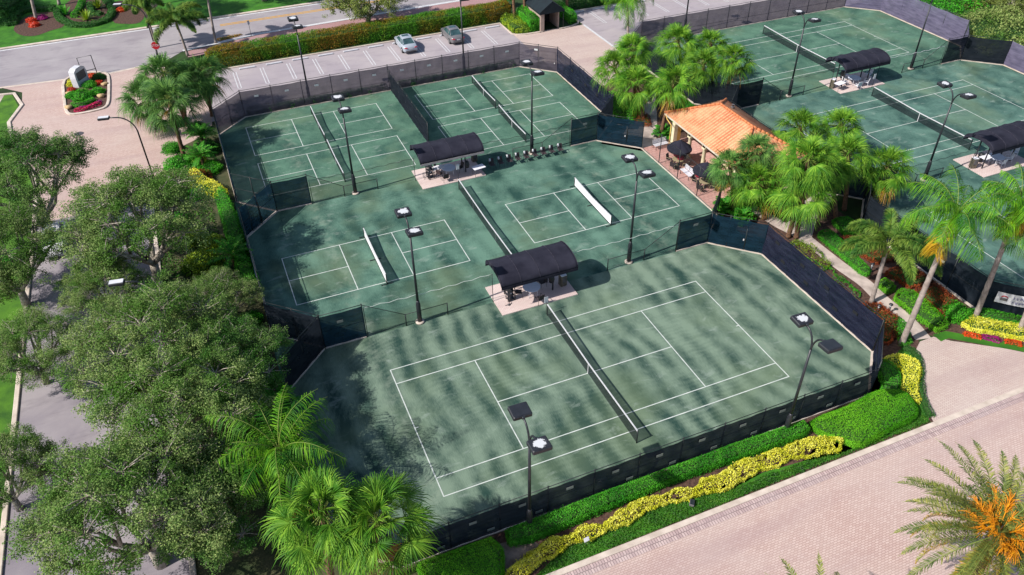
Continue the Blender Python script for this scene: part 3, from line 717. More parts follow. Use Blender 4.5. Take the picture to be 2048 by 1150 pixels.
DIV = [(-12.4, -3.0, 9.35, 2.6, 'see through divider net on a pale cable left of the front shelter', 'line'),
       (3.0, 12.5, 9.35, 2.6, 'see through divider net on a pale cable right of the front shelter', 'line'),
       (-12.4, -3.1, 28.1, 2.3, 'see through divider net with a wavy black cable left of the rear shelter', 'fence'),
       (3.1, 12.4, 28.2, 2.3, 'see through divider net with a wavy black cable behind the row of chairs', 'fence'),
       (34.4, 43.6, 28.2, 2.2, 'see through divider net left of the far shelter', 'fence'),
       (50.0, 59.2, 28.2, 2.2, 'see through divider net right of the far shelter', 'tape'),
       (34.4, 43.4, 9.4, 2.2, 'see through divider net left of the shelter cut by the right edge', 'fence')]
for a_ in DIV: divider(*a_)

# ================================================================== NETS
def tennis_net(x, y, hw, label, hgt=1.07, name='tennis_net', mat='net', strap=True, tape='tape', dir=0.0, h0=.03):
    """hw: half width; the net hangs along y"""
    t = thing(name, label, 'net', (x, y, .03), dir)
    for s in (-1, 1):
        b = MB(); b.tube([(0, 0, 0), (0, 0, hgt + .04)], .04, 8); b.obj('post', M['fence'], t, (0, s * hw, 0))
    n = 16; V = []; F = []; tp = MB()
    top = lambda y_: hgt - .13 * (1 - abs(y_) / hw)
    for i in range(n + 1):
        y_ = -hw + 2 * hw * i / n
        V += [(0, y_, h0), (0.02, y_, (top(y_) + h0) / 2), (0, y_, top(y_) - .05)]
    for i in range(n):
        for k in range(2): q = i * 3 + k; F.append((q, q + 3, q + 4, q + 1))
    me = npmesh('mesh', V, F, M[mat]); link(bpy.data.objects.new('mesh', me), t)
    for i in range(n):
        a = -hw + 2 * hw * i / n; c = -hw + 2 * hw * (i + 1) / n
        tp.add([(.03, a, top(a) - .07), (.03, c, top(c) - .07), (.03, c, top(c)), (.03, a, top(a)), (-.03, a, top(a) - .07), (-.03, c, top(c) - .07), (-.03, c, top(c)), (-.03, a, top(a))], [(0, 1, 2, 3), (5, 4, 7, 6), (3, 2, 6, 7)])
    tp.obj('tape', M[tape], t)
    if strap:
        b = MB(); b.box((0, 0, .45), (.03, .06, .9)); b.obj('centre_strap', M['tape'], t)
    return t
tennis_net(0, 0, 6.4, 'long dark tennis net across the large front court')
tn = tennis_net(0, 18.7, 6.4, 'long dark tennis net between the two white net courts', strap=False)
for y_ in (2.9, -2.3):
    b = MB(); b.box((0, 0, .45), (.03, .06, .9)); b.obj('centre_strap', M['tape'], tn, (.04, y_, 0))
tennis_net(46.4, 0, 6.4, 'dark tennis net of the lower right court mostly behind palms')
tennis_net(46.4, 18.55, 6.4, 'dark tennis net with white strap on the right court between the two right shelters')
tennis_net(46.8, 37.8, 6.4, 'dark tennis net across the farthest tennis court')
PLAB = ['upper left mini court beside the car park fence', 'lower left mini court near the rear shelter', 'upper right mini court by the purple gate', 'lower right mini court beside the row of chairs']
for (cx, cy), l in zip(PICK[2:], PLAB): tennis_net(cx, cy, 3.5, 'dark short net across the ' + l, .92, 'mini_net')
for (cx, cy), l in zip(PICK[:2], ('white portable net on the left court between the shelters', 'white portable net on the right court facing the pavilion')):
    t = tennis_net(cx, cy, 3.4, l, .92, 'portable_net', 'white_net', False, 'tape', h0=.12)
    for s in (-1, 0, 1):
        b = MB(); b.box((0, 0, .03), (.9, .07, .06)); b.obj('foot', M['fence'], t, (0, s * 3.4, 0))
    b = MB(); b.tube([(0, -3.4, .05), (0, 3.4, .05)], .025, 6); b.obj('base_bar', M['fence'], t)

# ================================================================== LIGHT POLES
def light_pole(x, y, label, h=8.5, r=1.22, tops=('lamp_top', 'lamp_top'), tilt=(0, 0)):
    t = thing('light_pole', label, 'light pole', (x, y, .03), 0, 'tall two headed court light poles')
    b = MB(); b.lathe([(.32, 0), (.32, .1), (.26, .14)], n=14); b.obj('footing', M['concrete'], t)
    b = MB(); b.lathe([(.17, .1), (.165, 1.7), (.12, 1.85), (.1, 2.0)], n=12); b.obj('base_sleeve', M['black'], t)
    b = MB(); b.tube([(0, 0, 1.9), (0, 0, h - 1.2)], [.095, .07], 10); b.obj('pole', M['black'], t)
    for s, tm in zip((-1, 1), tops):
        pts = []
        for i in range(9):
            q = PI / 2 * i / 8
            pts.append((0, s * (r - .45) * (1 - math.cos(q)), h - 1.25 + 1.2 * math.sin(q)))
        pts.append((0, s * (r - .3), h - .05))
        b = MB(); b.tube(pts, .055, 8); b.obj('arm', M['black'], t)
        b = MB(); b.box((0, 0, 0), (1.0, .82, .26), bev=.04); hd = b.obj('lamp_head', M['black'], t, (0, s * r, h))
        hd.rotation_euler = (s * .08, 0.04, 0)
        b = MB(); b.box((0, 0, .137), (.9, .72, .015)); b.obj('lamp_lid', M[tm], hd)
        b = MB(); b.box((0, 0, -.135), (.8, .62, .02)); b.obj('lens', M['glass'], hd)
        b = MB(); b.box((0, -s * .44, .02), (.16, .12, .16), bev=.02); b.obj('knuckle', M['black'], hd)
    return t
POLES = [(-8.62, 48.3, 'light pole behind the left car park fence by the long hedge'), (9.2, 49.0, 'light pole standing next to the grey parked car'),
         (-8.62, 28.2, 'light pole on a white footing left of the rear shelter'), (8.5, 28.35, 'light pole behind the row of folding chairs'),
         (-8.6, 9.35, 'light pole on a white footing left of the front shelter'), (8.45, 9.6, 'light pole on a white footing right of the front shelter'),
         (38.45, 28.5, 'light pole left of the far shelter beyond the orange roof'), (38.45, 9.7, 'light pole left of the shelter at the right edge'),
         (55.3, 28.6, 'light pole right of the far shelter, its lamps above the picture'), (38.2, 48.5, 'light pole at the top beyond the upper fan palms')]
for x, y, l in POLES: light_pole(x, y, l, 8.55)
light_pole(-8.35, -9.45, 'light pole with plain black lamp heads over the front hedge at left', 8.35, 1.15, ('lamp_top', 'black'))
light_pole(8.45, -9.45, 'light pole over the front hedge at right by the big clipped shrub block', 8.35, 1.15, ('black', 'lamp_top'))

def street_lamp(x, y, dx, dy, label, h=6.3):
    t = thing('street_lamp', label, 'street lamp', (x, y, .02), math.atan2(dy, dx), 'curved arm street lamps')
    b = MB(); b.lathe([(.14, 0), (.13, .5), (.08, .6)], n=10); b.obj('base', M['black'], t)
    R_ = math.hypot(dx, dy); pts = [(0, 0, .5), (0, 0, h - 1.6)]
    for i in range(1, 10):
        q = PI / 2 * i / 9; pts.append((R_ * .62 * (1 - math.cos(q)), 0, h - 1.6 + 1.55 * math.sin(q)))
    pts.append((R_ - .4, 0, h)); 
    b = MB(); b.tube(pts, [.07] * 2 + [.055] * 10, 9); b.obj('pole', M['black'], t)
    b = MB(); b.box((0, 0, 0), (.95, .5, .22), bev=.04); hd = b.obj('lamp_head', M['black'], t, (R_, 0, h))
    b = MB(); b.box((0, 0, .117), (.85, .4, .012)); b.obj('lamp_lid', M['white'], hd)
street_lamp(-25.0, 38.4, -2.3, .4, 'curved black street lamp leaning over the pink entry drive')
street_lamp(-24.9, 13.3, -1.9, .3, 'curved street lamp with white top showing between the oaks')
street_lamp(-23.3, -10.8, -1.9, .2, 'curved street lamp arm under the oak at the bottom edge')
street_lamp(-22.9, 68.4, -2.6, .8, 'curved black street lamp behind the red stop sign')

# ================================================================== SHELTERS AND THEIR FURNITURE
def shelter(x, y, label, valance=False):
    t = thing('shelter', label, 'shelter', (x, y, .1), 0, 'barrel roofed court shelters')
    L, D, E, R_ = 2.98, 1.58, 2.35, .82
    n = 18
    def prof(s):                                            # s 0..1 front to back
        q = PI * s; return (-D * math.cos(q) * (1.0), E + R_ * math.sin(q) ** .85)
    V = []; F = []; m_ = 32
    for i in range(m_ + 1):
        xx = -L + 2 * L * i / m_
        for k in range(n + 1):
            yy, zz = prof(k / n); sag = .055 * abs(math.sin(PI * i / 8)) * math.sin(PI * k / n) ** .7
            V.append((xx, yy, zz - sag))
    for i in range(m_):
        for k in range(n): q = i * (n + 1) + k; F.append((q, q + n + 1, q + n + 2, q + 1))
    c = MB(); c.add(V, F, True)
    for s in (-1, 1):                                       # closed gable ends hang a little
        e = [(s * (L - .01), *prof(k / n)) for k in range(n + 1)]
        low = [(s * (L - .01), p[1], max(E - .02, p[2] - .34)) for p in e]
        c.add(e + low, [(k, k + 1, n + 2 + k, n + 1 + k) for k in range(n)])
    co = c.obj('canopy', M['navy'], t)
    sm_ = MB()
    for i in range(0, 5):                                   # welted seams over the hoops
        xx = -L + .02 + (2 * L - .04) * i / 4
        sm_.tube([(xx, prof(k / n)[0], prof(k / n)[1] + .012) for k in range(n + 1)], .022, 5)
    sm_.obj('seams', M['navy_seam'], t)
    so = co.modifiers.new('thick', 'SOLIDIFY'); so.thickness = .02
    for s in (-1, 1):
        b = MB(); b.box((0, s * D, E - .09), (2 * L, .03, .2)); b.obj('valance', M['valance'] if (valance and s < 0) else M['navy'], t)
    for px in (-1.95, 1.5):
        for py in (-.5, .5):
            b = MB(); b.box((0, 0, 1.2), (.09, .09, 2.5)); b.obj('post', M['black'], t, (px, py, 0))
        b = MB(); b.box((0, 0, 0), (.06, 3.0, .06)); b.obj('beam', M['black'], t, (px, 0, E - .04))
    b = MB()
    for i in range(5):
        xx = -L + .05 + (2 * L - .1) * i / 4
        b.tube([(xx, prof(k / n)[0] * .985, prof(k / n)[1] - .04) for k in range(n + 1)], .02, 5)
    b.obj('hoops', M['black'], t)
    return t
SH = [(0.05, 9.3, 'navy barrel roofed shelter beside the large front court'), (0.05, 28.1, 'navy barrel roofed shelter with a pale valance next to the row of chairs'),
      (46.85, 28.4, 'navy barrel roofed shelter farthest back with white chairs'), (46.55, 9.55, 'navy barrel roofed shelter cut by the right edge')]
for i, (x, y, l) in enumerate(SH): shelter(x, y, l, i == 1)

def chair_proto(mat_s, mat_f, label):
    t = thing('chair', label, 'chair')
    b = MB(); b.box((0, 0, .42), (.48, .48, .03), bev=.01); b.obj('seat', mat_s, t)
    b = MB(); b.box((-.27, 0, .68), (.03, .46, .46), mtx=Matrix.Rotation(-.22, 3, 'Y')); b.obj('backrest', mat_s, t)
    for sx in (-1, 1):
        for sy in (-1, 1):
            b = MB(); top = .62 if sx > 0 else .44
            b.tube([(sx * .22, sy * .25, top), (sx * .26, sy * .26, 0)], .016, 6); b.obj('leg', mat_f, t)
    for sy in (-1, 1):
        b = MB(); b.tube([(-.3, sy * .25, .64), (.1, sy * .26, .64), (.23, sy * .25, .61)], .018, 6); b.obj('armrest', mat_f, t)
    return t
CH = {'dark': (M['furn_dark'], M['black']), 'white': (M['furn_white'], M['furn_white']), 'tan': (M['furn_dark'], M['furn_tan'])}
protos = {}
def chair(kind, x, y, rz, label, group, z=.11):
    if kind not in protos:
        t = protos[kind] = chair_proto(*CH[kind], label); t.location = (x, y, z); t.rotation_euler = (0, 0, rz); t['group'] = group
        return t
    return dup(protos[kind], (x, y, z), rz, label, group)
def round_table(x, y, label, d=1.3, mat='furn_blue', z=.11):
    t = thing('round_table', label, 'table', (x, y, z))
    b = MB(); b.lathe([(d / 2 - .02, .70), (d / 2, .71), (d / 2, .735), (d / 2 - .02, .745)], n=28, smooth=False); b.obj('tabletop', M[mat], t)
    for k in range(4):
        q = PI / 4 + k * PI / 2; b = MB(); b.tube([(.42 * math.cos(q) * d / 1.3, .42 * math.sin(q) * d / 1.3, .7), (.5 * math.cos(q) * d / 1.3, .5 * math.sin(q) * d / 1.3, 0)], .025, 6); b.obj('leg', M['furn_white'] if mat != 'furn_tan' else M['furn_tan'], t)
    return t
def side_table(x, y, label, rz=0, z=.11):
    t = thing('side_table', label, 'table', (x, y, z), rz)
    b = MB(); b.box((0, 0, .74), (1.15, .72, .04), bev=.012); b.obj('tabletop', M['furn_white'], t)
    for sx in (-1, 1):
        for sy in (-1, 1): b = MB(); b.tube([(sx * .48, sy * .28, .72), (sx * .5, sy * .3, 0)], .018, 6); b.obj('leg', M['grey'], t)
def cooler(x, y, label, rz=0, z=.11):
    t = thing('cooler', label, 'cooler', (x, y, z), rz)
    b = MB(); b.box((0, 0, .48), (.5, .45, .92), bev=.02); b.obj('cabinet', M['steel'], t)
    b = MB(); b.box((0, 0, .975), (.46, .42, .06), bev=.015); b.obj('lid', M['furn_white'], t)
    b = MB(); b.box((0, -.235, .62), (.3, .02, .5)); b.obj('door', M['grey'], t)
    b = MB(); b.tube([(.13, -.26, .8), (.13, -.28, .6)], .012, 6); b.obj('handle', M['black'], t)
def rack(x, y, label, z=.11):
    t = thing('ball_rack', label, 'rack', (x, y, z))
    b = MB()
    for sx in (-1, 1):
        for sy in (-1, 1): b.box((sx * .27, sy * .2, .62), (.05, .05, 1.24))
    b.obj('frame', M['black'], t)
    for k in range(4): b = MB(); b.box((0, 0, .1 + k * .36), (.5, .36, .05)); b.obj('shelf', M['black'], t)
    for k, q in enumerate((.2, .56, .92)):
        b = MB(); b.box((-.1 + .1 * k, 0, q + .05), (.16, .2, .12), bev=.02); b.obj('bottle_crate', M['furn_white'] if k % 2 else M['navy'], t)
def bin_(x, y, label, z=.11):
    t = thing('litter_bin', label, 'bin', (x, y, z))
    b = MB(); b.lathe([(.2, 0), (.24, .1), (.25, .72), (.22, .8)], n=14); b.obj('drum', M['black'], t)
    b = MB(); b.lathe([(.26, .78), (.27, .84), (.1, .9)], n=14); b.obj('lid', M['black'], t)
def hang_bag(x, y, z0, label):
    t = thing('hanging_bag', label, 'bag', (x, y, z0))
    b = MB(); b.lathe([(.05, 0), (.2, .08), (.24, .35), (.2, .62), (.08, .74)], n=10); b.obj('sack', M['black'], t)
    b = MB(); b.tube([(-.08, 0, .7), (0, 0, 1.0), (.08, 0, .7)], .015, 5); b.obj('strap', M['black'], t)
def score_sign(x, y, label, z=.11):
    t = thing('net_sign', label, 'sign', (x, y, z))
    b = MB(); b.tube([(0, 0, 0), (0, 0, 1.1)], .02, 6); b.obj('post', M['black'], t)
    b = MB(); b.box((0, 0, 1.3), (.3, .03, .55), bev=.01); b.obj('panel', M['white'], t)
def mat_(x, y, w_, d_, label, mat, z):
    pass

G1, G2, G3, G4 = 'chairs under the front shelter', 'chairs under the rear shelter', 'chairs under the far shelter', 'chairs under the right edge shelter'
# front shelter
x, y = xy(1063, 573, .84); round_table(x, y, 'pale blue round table under the front shelter')
chair('dark', *xy(1079, 596, .55), 1.75, 'brown mesh chair standing on the sunny edge of the front pad', G1)
chair('dark', *xy(1084, 563, .55), 3.3, 'brown mesh chair right of the front round table', G1)
chair('dark', *xy(1037, 583, .55), -.3, 'brown mesh chair in the shade left of the front round table', G1)
chair('dark', *xy(1050, 562, .55), -1.3, 'brown mesh chair hidden under the front canopy behind the table', G1)
cooler(*xy(1125, 572), 'tall bronze drinks cooler with a white lid under the front shelter', .1)
rack(*xy(1021, 601), 'black ball rack with shelves at the left of the front shelter')
hang_bag(*xy(1103, 560, 1.0), .75, 'black bag hanging from the front shelter beam')
score_sign(*xy(1092, 628), 'small white sign on the net post of the front court', .03)
t = thing('racket_stand', 'tiny black stand lying on the sunny corner of the front pad', 'stand', (*xy(1018, 612), .11))
b = MB(); b.tube([(-.3, 0, .03), (.25, .05, .03)], .02, 5); b.tube([(0, -.1, .03), (.1, .2, .2)], .02, 5); b.obj('bars', M['black'], t)
b = MB(); b.lathe([(.12, 0), (.1, .05)], n=10); b.obj('disc', M['grey'], t)
# rear shelter
x, y = xy(897, 335, .84); round_table(x, y, 'pale blue round table under the rear shelter')
for (u, v, r, l) in ((880, 346, .6, 'brown mesh chair left of the rear round table'), (891, 354, 1.6, 'brown mesh chair on the sunny side of the rear round table'), (920, 334, 3.4, 'brown mesh chair right of the rear round table'), (876, 336, -.6, 'brown mesh chair in the shade behind the rear round table')):
    chair('dark', *xy(u, v, .55), r, l, G2)
side_table(*xy(957, 334, .85), 'white folding table at the right end of the rear pad', .15)
side_table(*xy(876, 340, .6), 'white folding table half hidden below the rear canopy valance', .1)
cooler(*xy(949, 324), 'drinks cooler behind the white table of the rear shelter', .1)
rack(*xy(861, 357), 'black ball rack at the left of the rear shelter')
hang_bag(*xy(934, 330, 1.0), .7, 'black bag hanging from the rear shelter beam')
score_sign(*xy(917, 361), 'white sign panel at the net end by the rear shelter')
t = thing('ball_basket', 'small wire basket on the sunny corner of the rear pad', 'basket', (*xy(853, 358), .11))
b = MB()
for sx in (-1, 1):
    for sy in (-1, 1): b.tube([(sx * .25, sy * .18, 0), (sx * .25, sy * .18, .5)], .015, 5)
for z in (.15, .35, .5): b.tube([(-.25, -.18, z), (.25, -.18, z), (.25, .18, z), (-.25, .18, z), (-.25, -.18, z)], .012, 5)
b.obj('wire_frame', M['grey'], t)
# far shelter
x, y = xy(1709, 155, .84); round_table(x, y, 'white round table under the far shelter', 1.35)
for (u, v, r, l) in ((1716, 171, 1.5, 'white slatted chair at the front of the far round table'), (1732, 164, 2.3, 'white slatted chair by the net end of the far shelter'), (1738, 148, 3.4, 'white slatted chair at the shaded end of the far shelter'), (1690, 163, -.2, 'white slatted chair left of the far round table'), (1694, 150, -.8, 'white slatted chair behind the far round table')):
    chair('white', *xy(u, v, .5), r, l, G3)
side_table(*xy(1680, 166, .85), 'white folding table on the sunny left of the far pad', .2)
cooler(*xy(1663, 177), 'small bronze cooler at the left corner of the far pad', .4)
bin_(*xy(1683, 158), 'black litter bin at the left post of the far shelter')
score_sign(*xy(1743, 176), 'white sign panel on the net post of the right court', .03)
# right edge shelter
x, y = xy(1994, 313, .84); round_table(x, y, 'white round table under the shelter at the right edge', 1.4)
for (u, v, r, l) in ((2003, 326, 1.6, 'white slatted chair in front of the right edge round table'), (2017, 317, 2.6, 'white slatted chair right of the right edge round table'), (2030, 304, 3.6, 'white slatted chair at the back of the right edge shelter'), (1979, 318, -.1, 'white slatted chair left of the right edge round table')):
    chair('white', *xy(u, v, .5), r, l, G4)
cooler(*xy(1943, 337), 'tall steel cooler on the sunny corner of the right edge pad', -.3)
bin_(*xy(1957, 325), 'black litter bin left of the posts of the right edge shelter')
side_table(*xy(1973, 314, .85), 'white side table tucked behind the post of the right edge shelter', .1)

# row of chairs with towels
for i in range(9):
    x = 4.05 + .87 * i; ordn = ['first', 'second', 'third', 'fourth', 'fifth', 'sixth', 'seventh', 'eighth', 'last'][i]
    chair('dark', x, 27.3, -PI / 2 + .08 * math.sin(i * 3), ordn + ' brown mesh chair from the rear shelter in the court side row', 'chairs in the row along the court', .03)
    t = thing('towel', 'white towel over the ' + ordn + ' chair of the court side row', 'towel', (x - .14, 27.54, .03), 0, 'towels on the chair row')
    b = MB(); V = []; F = []
    for k in range(6):
        yy, zz = [(-.10, .70), (-.05, .80), (.0, .925), (.05, .93), (.12, .74), (.13, .58)][k]
        wv = .085 + .01 * math.sin(k * 2 + i)
        V += [(-wv, yy, zz), (0, yy + .012, zz + .01), (wv, yy, zz)]
    for k in range(5): F += [(k * 3, k * 3 + 1, k * 3 + 4, k * 3 + 3), (k * 3 + 1, k * 3 + 2, k * 3 + 5, k * 3 + 4)]
    b.add(V, F, True); o = b.obj('cloth', M['cloth_white'], t); so = o.modifiers.new('thick', 'SOLIDIFY'); so.thickness = .012

# ================================================================== PAVILION
PX0, PX1, PY0, PY1, EZ = 21.0, 27.9, 13.4, 25.5, 3.0
pv = thing('pavilion', 'yellow arched pavilion with a hipped orange tile roof beside the patio', 'pavilion', (PX0, PY0, .04))
W_, D_ = PX1 - PX0, PY1 - PY0
RZ = 4.75; hx = W_ / 2; r0, r1 = 3.6, D_ - 3.6
cor = [(0, 0, EZ), (W_, 0, EZ), (W_, D_, EZ), (0, D_, EZ), (hx, r0, RZ), (hx, r1, RZ)]
me = bpy.data.meshes.new('roof'); me.from_pydata(cor, [], [(0, 4, 5, 3), (1, 2, 5, 4), (0, 1, 4), (2, 3, 5)]); me.update()
uv = me.uv_layers.new(name='UVMap')
for p in me.polygons:
    a = [Vector(cor[i]) for i in p.vertices]; n_ = p.normal; e = Vector((0, 0, 1)).cross(n_).normalized(); up = n_.cross(e)
    for li in p.loop_indices:
        q = Vector(cor[me.loops[li].vertex_index]); uv.data[li].uv = (q.dot(e), q.dot(up))
me.materials.append(M['tile']); rf = link(bpy.data.objects.new('roof', me), pv)
sl = rf.modifiers.new('thick', 'SOLIDIFY'); sl.thickness = .12; sl.offset = -1
# barrel tile courses as ribs standing on the slopes
rb = MB()
def ribs(a, bb, c, d_, step):
    """ribs run up from eave a-bb to ridge d_-c"""
    a, bb, c, d_ = map(Vector, (a, bb, c, d_)); Lx = (bb - a).length; n = int(Lx / step)
    up = None
    for i in range(1, n):
        f = i / n; p = a + (bb - a) * f
        # straight up the slope until the hip
        e = (bb - a).normalized(); rid = (d_ + c) / 2; upv = (rid - a); upv -= e * upv.dot(e); H_ = upv.length; upv.normalize()
        s0 = (d_ - a).dot(e); s1 = (bb - c).dot(e); x_ = Lx * f
        hgt = H_ * min(1, x_ / max(s0, 1e-3), (Lx - x_) / max(s1, 1e-3))
        if hgt < .25: continue
        q = p + upv * (hgt - .05); nrm = e.cross(upv).normalized(); nrm = nrm if nrm.z > 0 else -nrm
        rb.add([p - e * .085 + nrm * .004, p + nrm * .04, p + e * .085 + nrm * .004, q - e * .085 + nrm * .004, q + nrm * .04, q + e * .085 + nrm * .004], [(0, 1, 4, 3), (1, 2, 5, 4), (0, 2, 1)], True)
ribs(cor[0], cor[3], cor[5], cor[4], .34); ribs(cor[1], cor[2], cor[5], cor[4], .34)
ribs(cor[0], cor[1], cor[4], cor[4], .34); ribs(cor[3], cor[2], cor[5], cor[5], .34)
rb.obj('tile_rows', M['tile'], rf)
b = MB()
for p, q in ((4, 5), (0, 4), (1, 4), (2, 5), (3, 5)):
    P_, Q_ = Vector(cor[p]), Vector(cor[q]); n = max(4, int((Q_ - P_).length / .4))
    for i in range(n):
        u_ = P_.lerp(Q_, i / n); v_ = P_.lerp(Q_, (i + .96) / n); b.tube([u_ + Vector((0, 0, .03)), v_ + Vector((0, 0, .05))], [.13, .11], 8)
b.obj('ridge_cap', M['tile_cap'], rf)
b = MB()
for (cx, cy, sx, sy) in ((hx, .05, W_, .1), (hx, D_ - .05, W_, .1), (.05, D_ / 2, .1, D_ - .2), (W_ - .05, D_ / 2, .1, D_ - .2)): b.box((cx, cy, EZ - .16), (sx, sy, .17))
b.obj('fascia', M['fascia'], pv)
b = MB(); b.box((hx, D_ / 2, EZ - .3), (W_ - .3, D_ - .3, .05)); b.obj('soffit', M['cream'], pv)
b = MB(); b.box((0, 0, .1), (.3, .3, .2), bev=.03); b.lathe([(.08, .1), (.08, .35), (.13, .38)], n=10); b.obj('roof_vent', M['grey'], rf, (W_ * .74, D_ * .72, RZ - (RZ - EZ) * .48))
# arcade along the patio: columns and arches
ax = .55; cols = [1.15, 3.6, 5.95, 8.3, 10.9]
AZ = 2.15
for cy in cols[1:4] + [cols[0], cols[4]]:
    b = MB()
    if cy in (cols[0], cols[4]): b.box((0, 0, 1.2), (.42, .42, 2.4), bev=.02); b.box((0, 0, .12), (.5, .5, .24), bev=.02)
    else: b.box((0, 0, .1), (.5, .5, .2), bev=.02); b.lathe([(.2, .2), (.19, .4), (.16, 2.0), (.22, 2.08)], n=16); b.box((0, 0, 2.15), (.46, .46, .14), bev=.02)
    b.obj('column', M['cream'], pv, (ax, cy, 0))
def arch_wall(cy0, cy1, x, th=.3):
    """spandrel wall over an arched opening between two columns"""
    b = MB(); n = 14; y0, y1 = cy0 + .2, cy1 - .2; R = (y1 - y0) / 2; yc = (y0 + y1) / 2; zt = EZ - .32; z0 = 2.2; rise = min(R, zt - z0 - .12)
    arc = [(yc - R * math.cos(PI * i / n), z0 + rise * math.sin(PI * i / n)) for i in range(n + 1)]
    for s in (-1, 1):
        vs = [(x + s * th / 2, a, c) for a, c in arc] + [(x + s * th / 2, a, zt) for a, c in arc]
        b.add(vs, [(i, i + 1, n + 2 + i, n + 1 + i) for i in range(n)])
    vs = [(x - th / 2, a, c) for a, c in arc] + [(x + th / 2, a, c) for a, c in arc]
    b.add(vs, [(i, i + 1, n + 2 + i, n + 1 + i) for i in range(n)])
    for ce in (cy0, cy1): b.box((x, ce, (z0 + zt) / 2 + .01), (th - .004, .404, zt - z0 - .02))
    b.obj('arch', M['cream'], pv)
for a, c in zip(cols[:-1], cols[1:]): arch_wall(a, c, ax)
b = MB(); b.box((W_ - .45, D_ / 2, 1.33), (.2, D_ - 1.0, 2.66)); b.obj('rear_wall', M['stucco'], pv)
b = MB(); b.box((W_ / 2 + 1.2, D_ - .75, 1.33), (W_ - 3.4, .2, 2.66)); b.obj('end_wall', M['stucco'], pv)
b = MB(); b.box((1.15, D_ - .75, 1.33), (.75, .2, 2.66)); b.obj('end_pier', M['stucco'], pv)
b = MB(); b.box((W_ / 2, .75, 1.33), (W_ - 1.2, .2, 2.66)); b.obj('end_wall', M['stucco'], pv)
b = MB(); b.box((2.9, D_ / 2 - 1, .55), (.5, 3.2, 1.1), bev=.03); b.box((2.85, D_ / 2 - 1, 1.13), (.7, 3.4, .06), bev=.02); b.obj('serving_counter', M['cream'], pv)
b = MB(); b.box((W_ - .56, D_ / 2 + 1.5, 1.4), (.03, 2.2, 1.2)); fr = b.obj('window', M['fascia'], pv)
b = MB(); b.box((W_ - .585, D_ / 2 + 1.5, 1.4), (.02, 2.0, 1.0)); b.obj('pane', M['glass'], fr)
b = MB(); b.tube([(.02, D_ - .2, EZ - .15), (-.05, D_ - .6, 2.6), (-.3, D_ - 1.75, 2.55), (-.36, D_ - 1.85, 0.05)], .05, 8); b.obj('downpipe', M['stucco'], pv)

# patio furniture
def parasol(x, y, label, h=2.55, r=1.15):
    t = thing('parasol', label, 'parasol', (x, y, .04))
    b = MB(); n = 8; prof = [(0.02, h), (r * .35, h - .26), (r * .7, h - .5), (r, h - .76)]
    V = []; F = []
    for k in range(n * 4):
        q = 2 * PI * k / (n * 4); sc = 1 - .045 * (1 - abs(math.cos(q * n / 2)))
        for i, (rr, zz) in enumerate(prof): V.append((rr * sc * math.cos(q), rr * sc * math.sin(q), zz - (.05 * (1 - abs(math.cos(q * n / 2))) * i / 3)))
    for k in range(n * 4):
        l = (k + 1) % (n * 4)
        for i in range(3): F.append((k * 4 + i, k * 4 + i + 1, l * 4 + i + 1, l * 4 + i))
    b.add(V, F)
    for k in range(n * 4):
        l = (k + 1) % (n * 4); a, c = V[k * 4 + 3], V[l * 4 + 3]
        b.add([a, c, (c[0], c[1], c[2] - .16), (a[0], a[1], a[2] - .16)], [(0, 1, 2, 3)])
    b.obj('canopy', M['navy'], t)
    b = MB(); b.tube([(0, 0, 0), (0, 0, h + .08)], .025, 8); b.obj('pole', M['black'], t)
    b = MB(); b.lathe([(.28, 0), (.26, .07), (.06, .12)], n=14); b.obj('base', M['black'], t)
parasol(19.95, 20.95, 'navy patio parasol in front of the left arch of the pavilion')
parasol(19.9, 16.6, 'navy patio parasol in front of the right arch by the fan palm')
for (cx, cy, nm) in ((19.85, 20.75, 'left'), (19.9, 16.5, 'right')):
    round_table(cx, cy, 'tan round patio table under the %s navy parasol' % nm, 1.1, 'furn_tan', .04)
    for k in range(4):
        q = .5 + k * PI / 2
        chair('tan', cx + .88 * math.cos(q), cy + .88 * math.sin(q), q + PI, 'tan framed patio chair on the %s side of the %s parasol' % (('far', 'upper', 'court', 'near')[k], nm), 'tan chairs on the pavilion patio', .04)
def red_bag(x, y, z, label, s=1.0):
    t = thing('sports_bag', label, 'bag', (x, y, z), .4)
    b = MB(); b.lathe([(.02, 0), (.22 * s, .02), (.27 * s, .15), (.2 * s, .32), (.05, .4)], n=12); b.obj('bag', M['red'], t)
    b = MB(); b.tube([(-.1, 0, .34), (0, 0, .47), (.1, 0, .34)], .015, 5); b.obj('handle', M['black'], t)
red_bag(*xy(1352, 310, .85), .78, 'red bag on the far part of the left patio table')
red_bag(*xy(1361, 317, .85), .78, 'crimson bag on the near part of the left patio table', 1.25)
red_bag(*xy(1397, 352, .85), .78, 'red bag on the right patio table beside the pale planter', 1.1)
t = thing('planter', 'pale round planter with a plant on the right patio table', 'planter', (*xy(1408, 356, .85), .78))
b = MB(); b.lathe([(.1, 0), (.17, .12), (.19, .3), (.15, .32)], n=14); b.obj('pot', M['cream'], t)
t = thing('rucksack', 'black rucksack on the patio floor by the left parasol', 'bag', (*xy(1351, 334, .2), .04))
b = MB(); b.lathe([(.1, 0), (.24, .05), (.25, .3), (.18, .46), (.05, .5)], n=10); b.obj('sack', M['black'], t)
b = MB(); b.tube([(-.05, 0, .46), (.05, 0, .6), (.12, 0, .45)], .015, 5); b.obj('strap', M['black'], t)
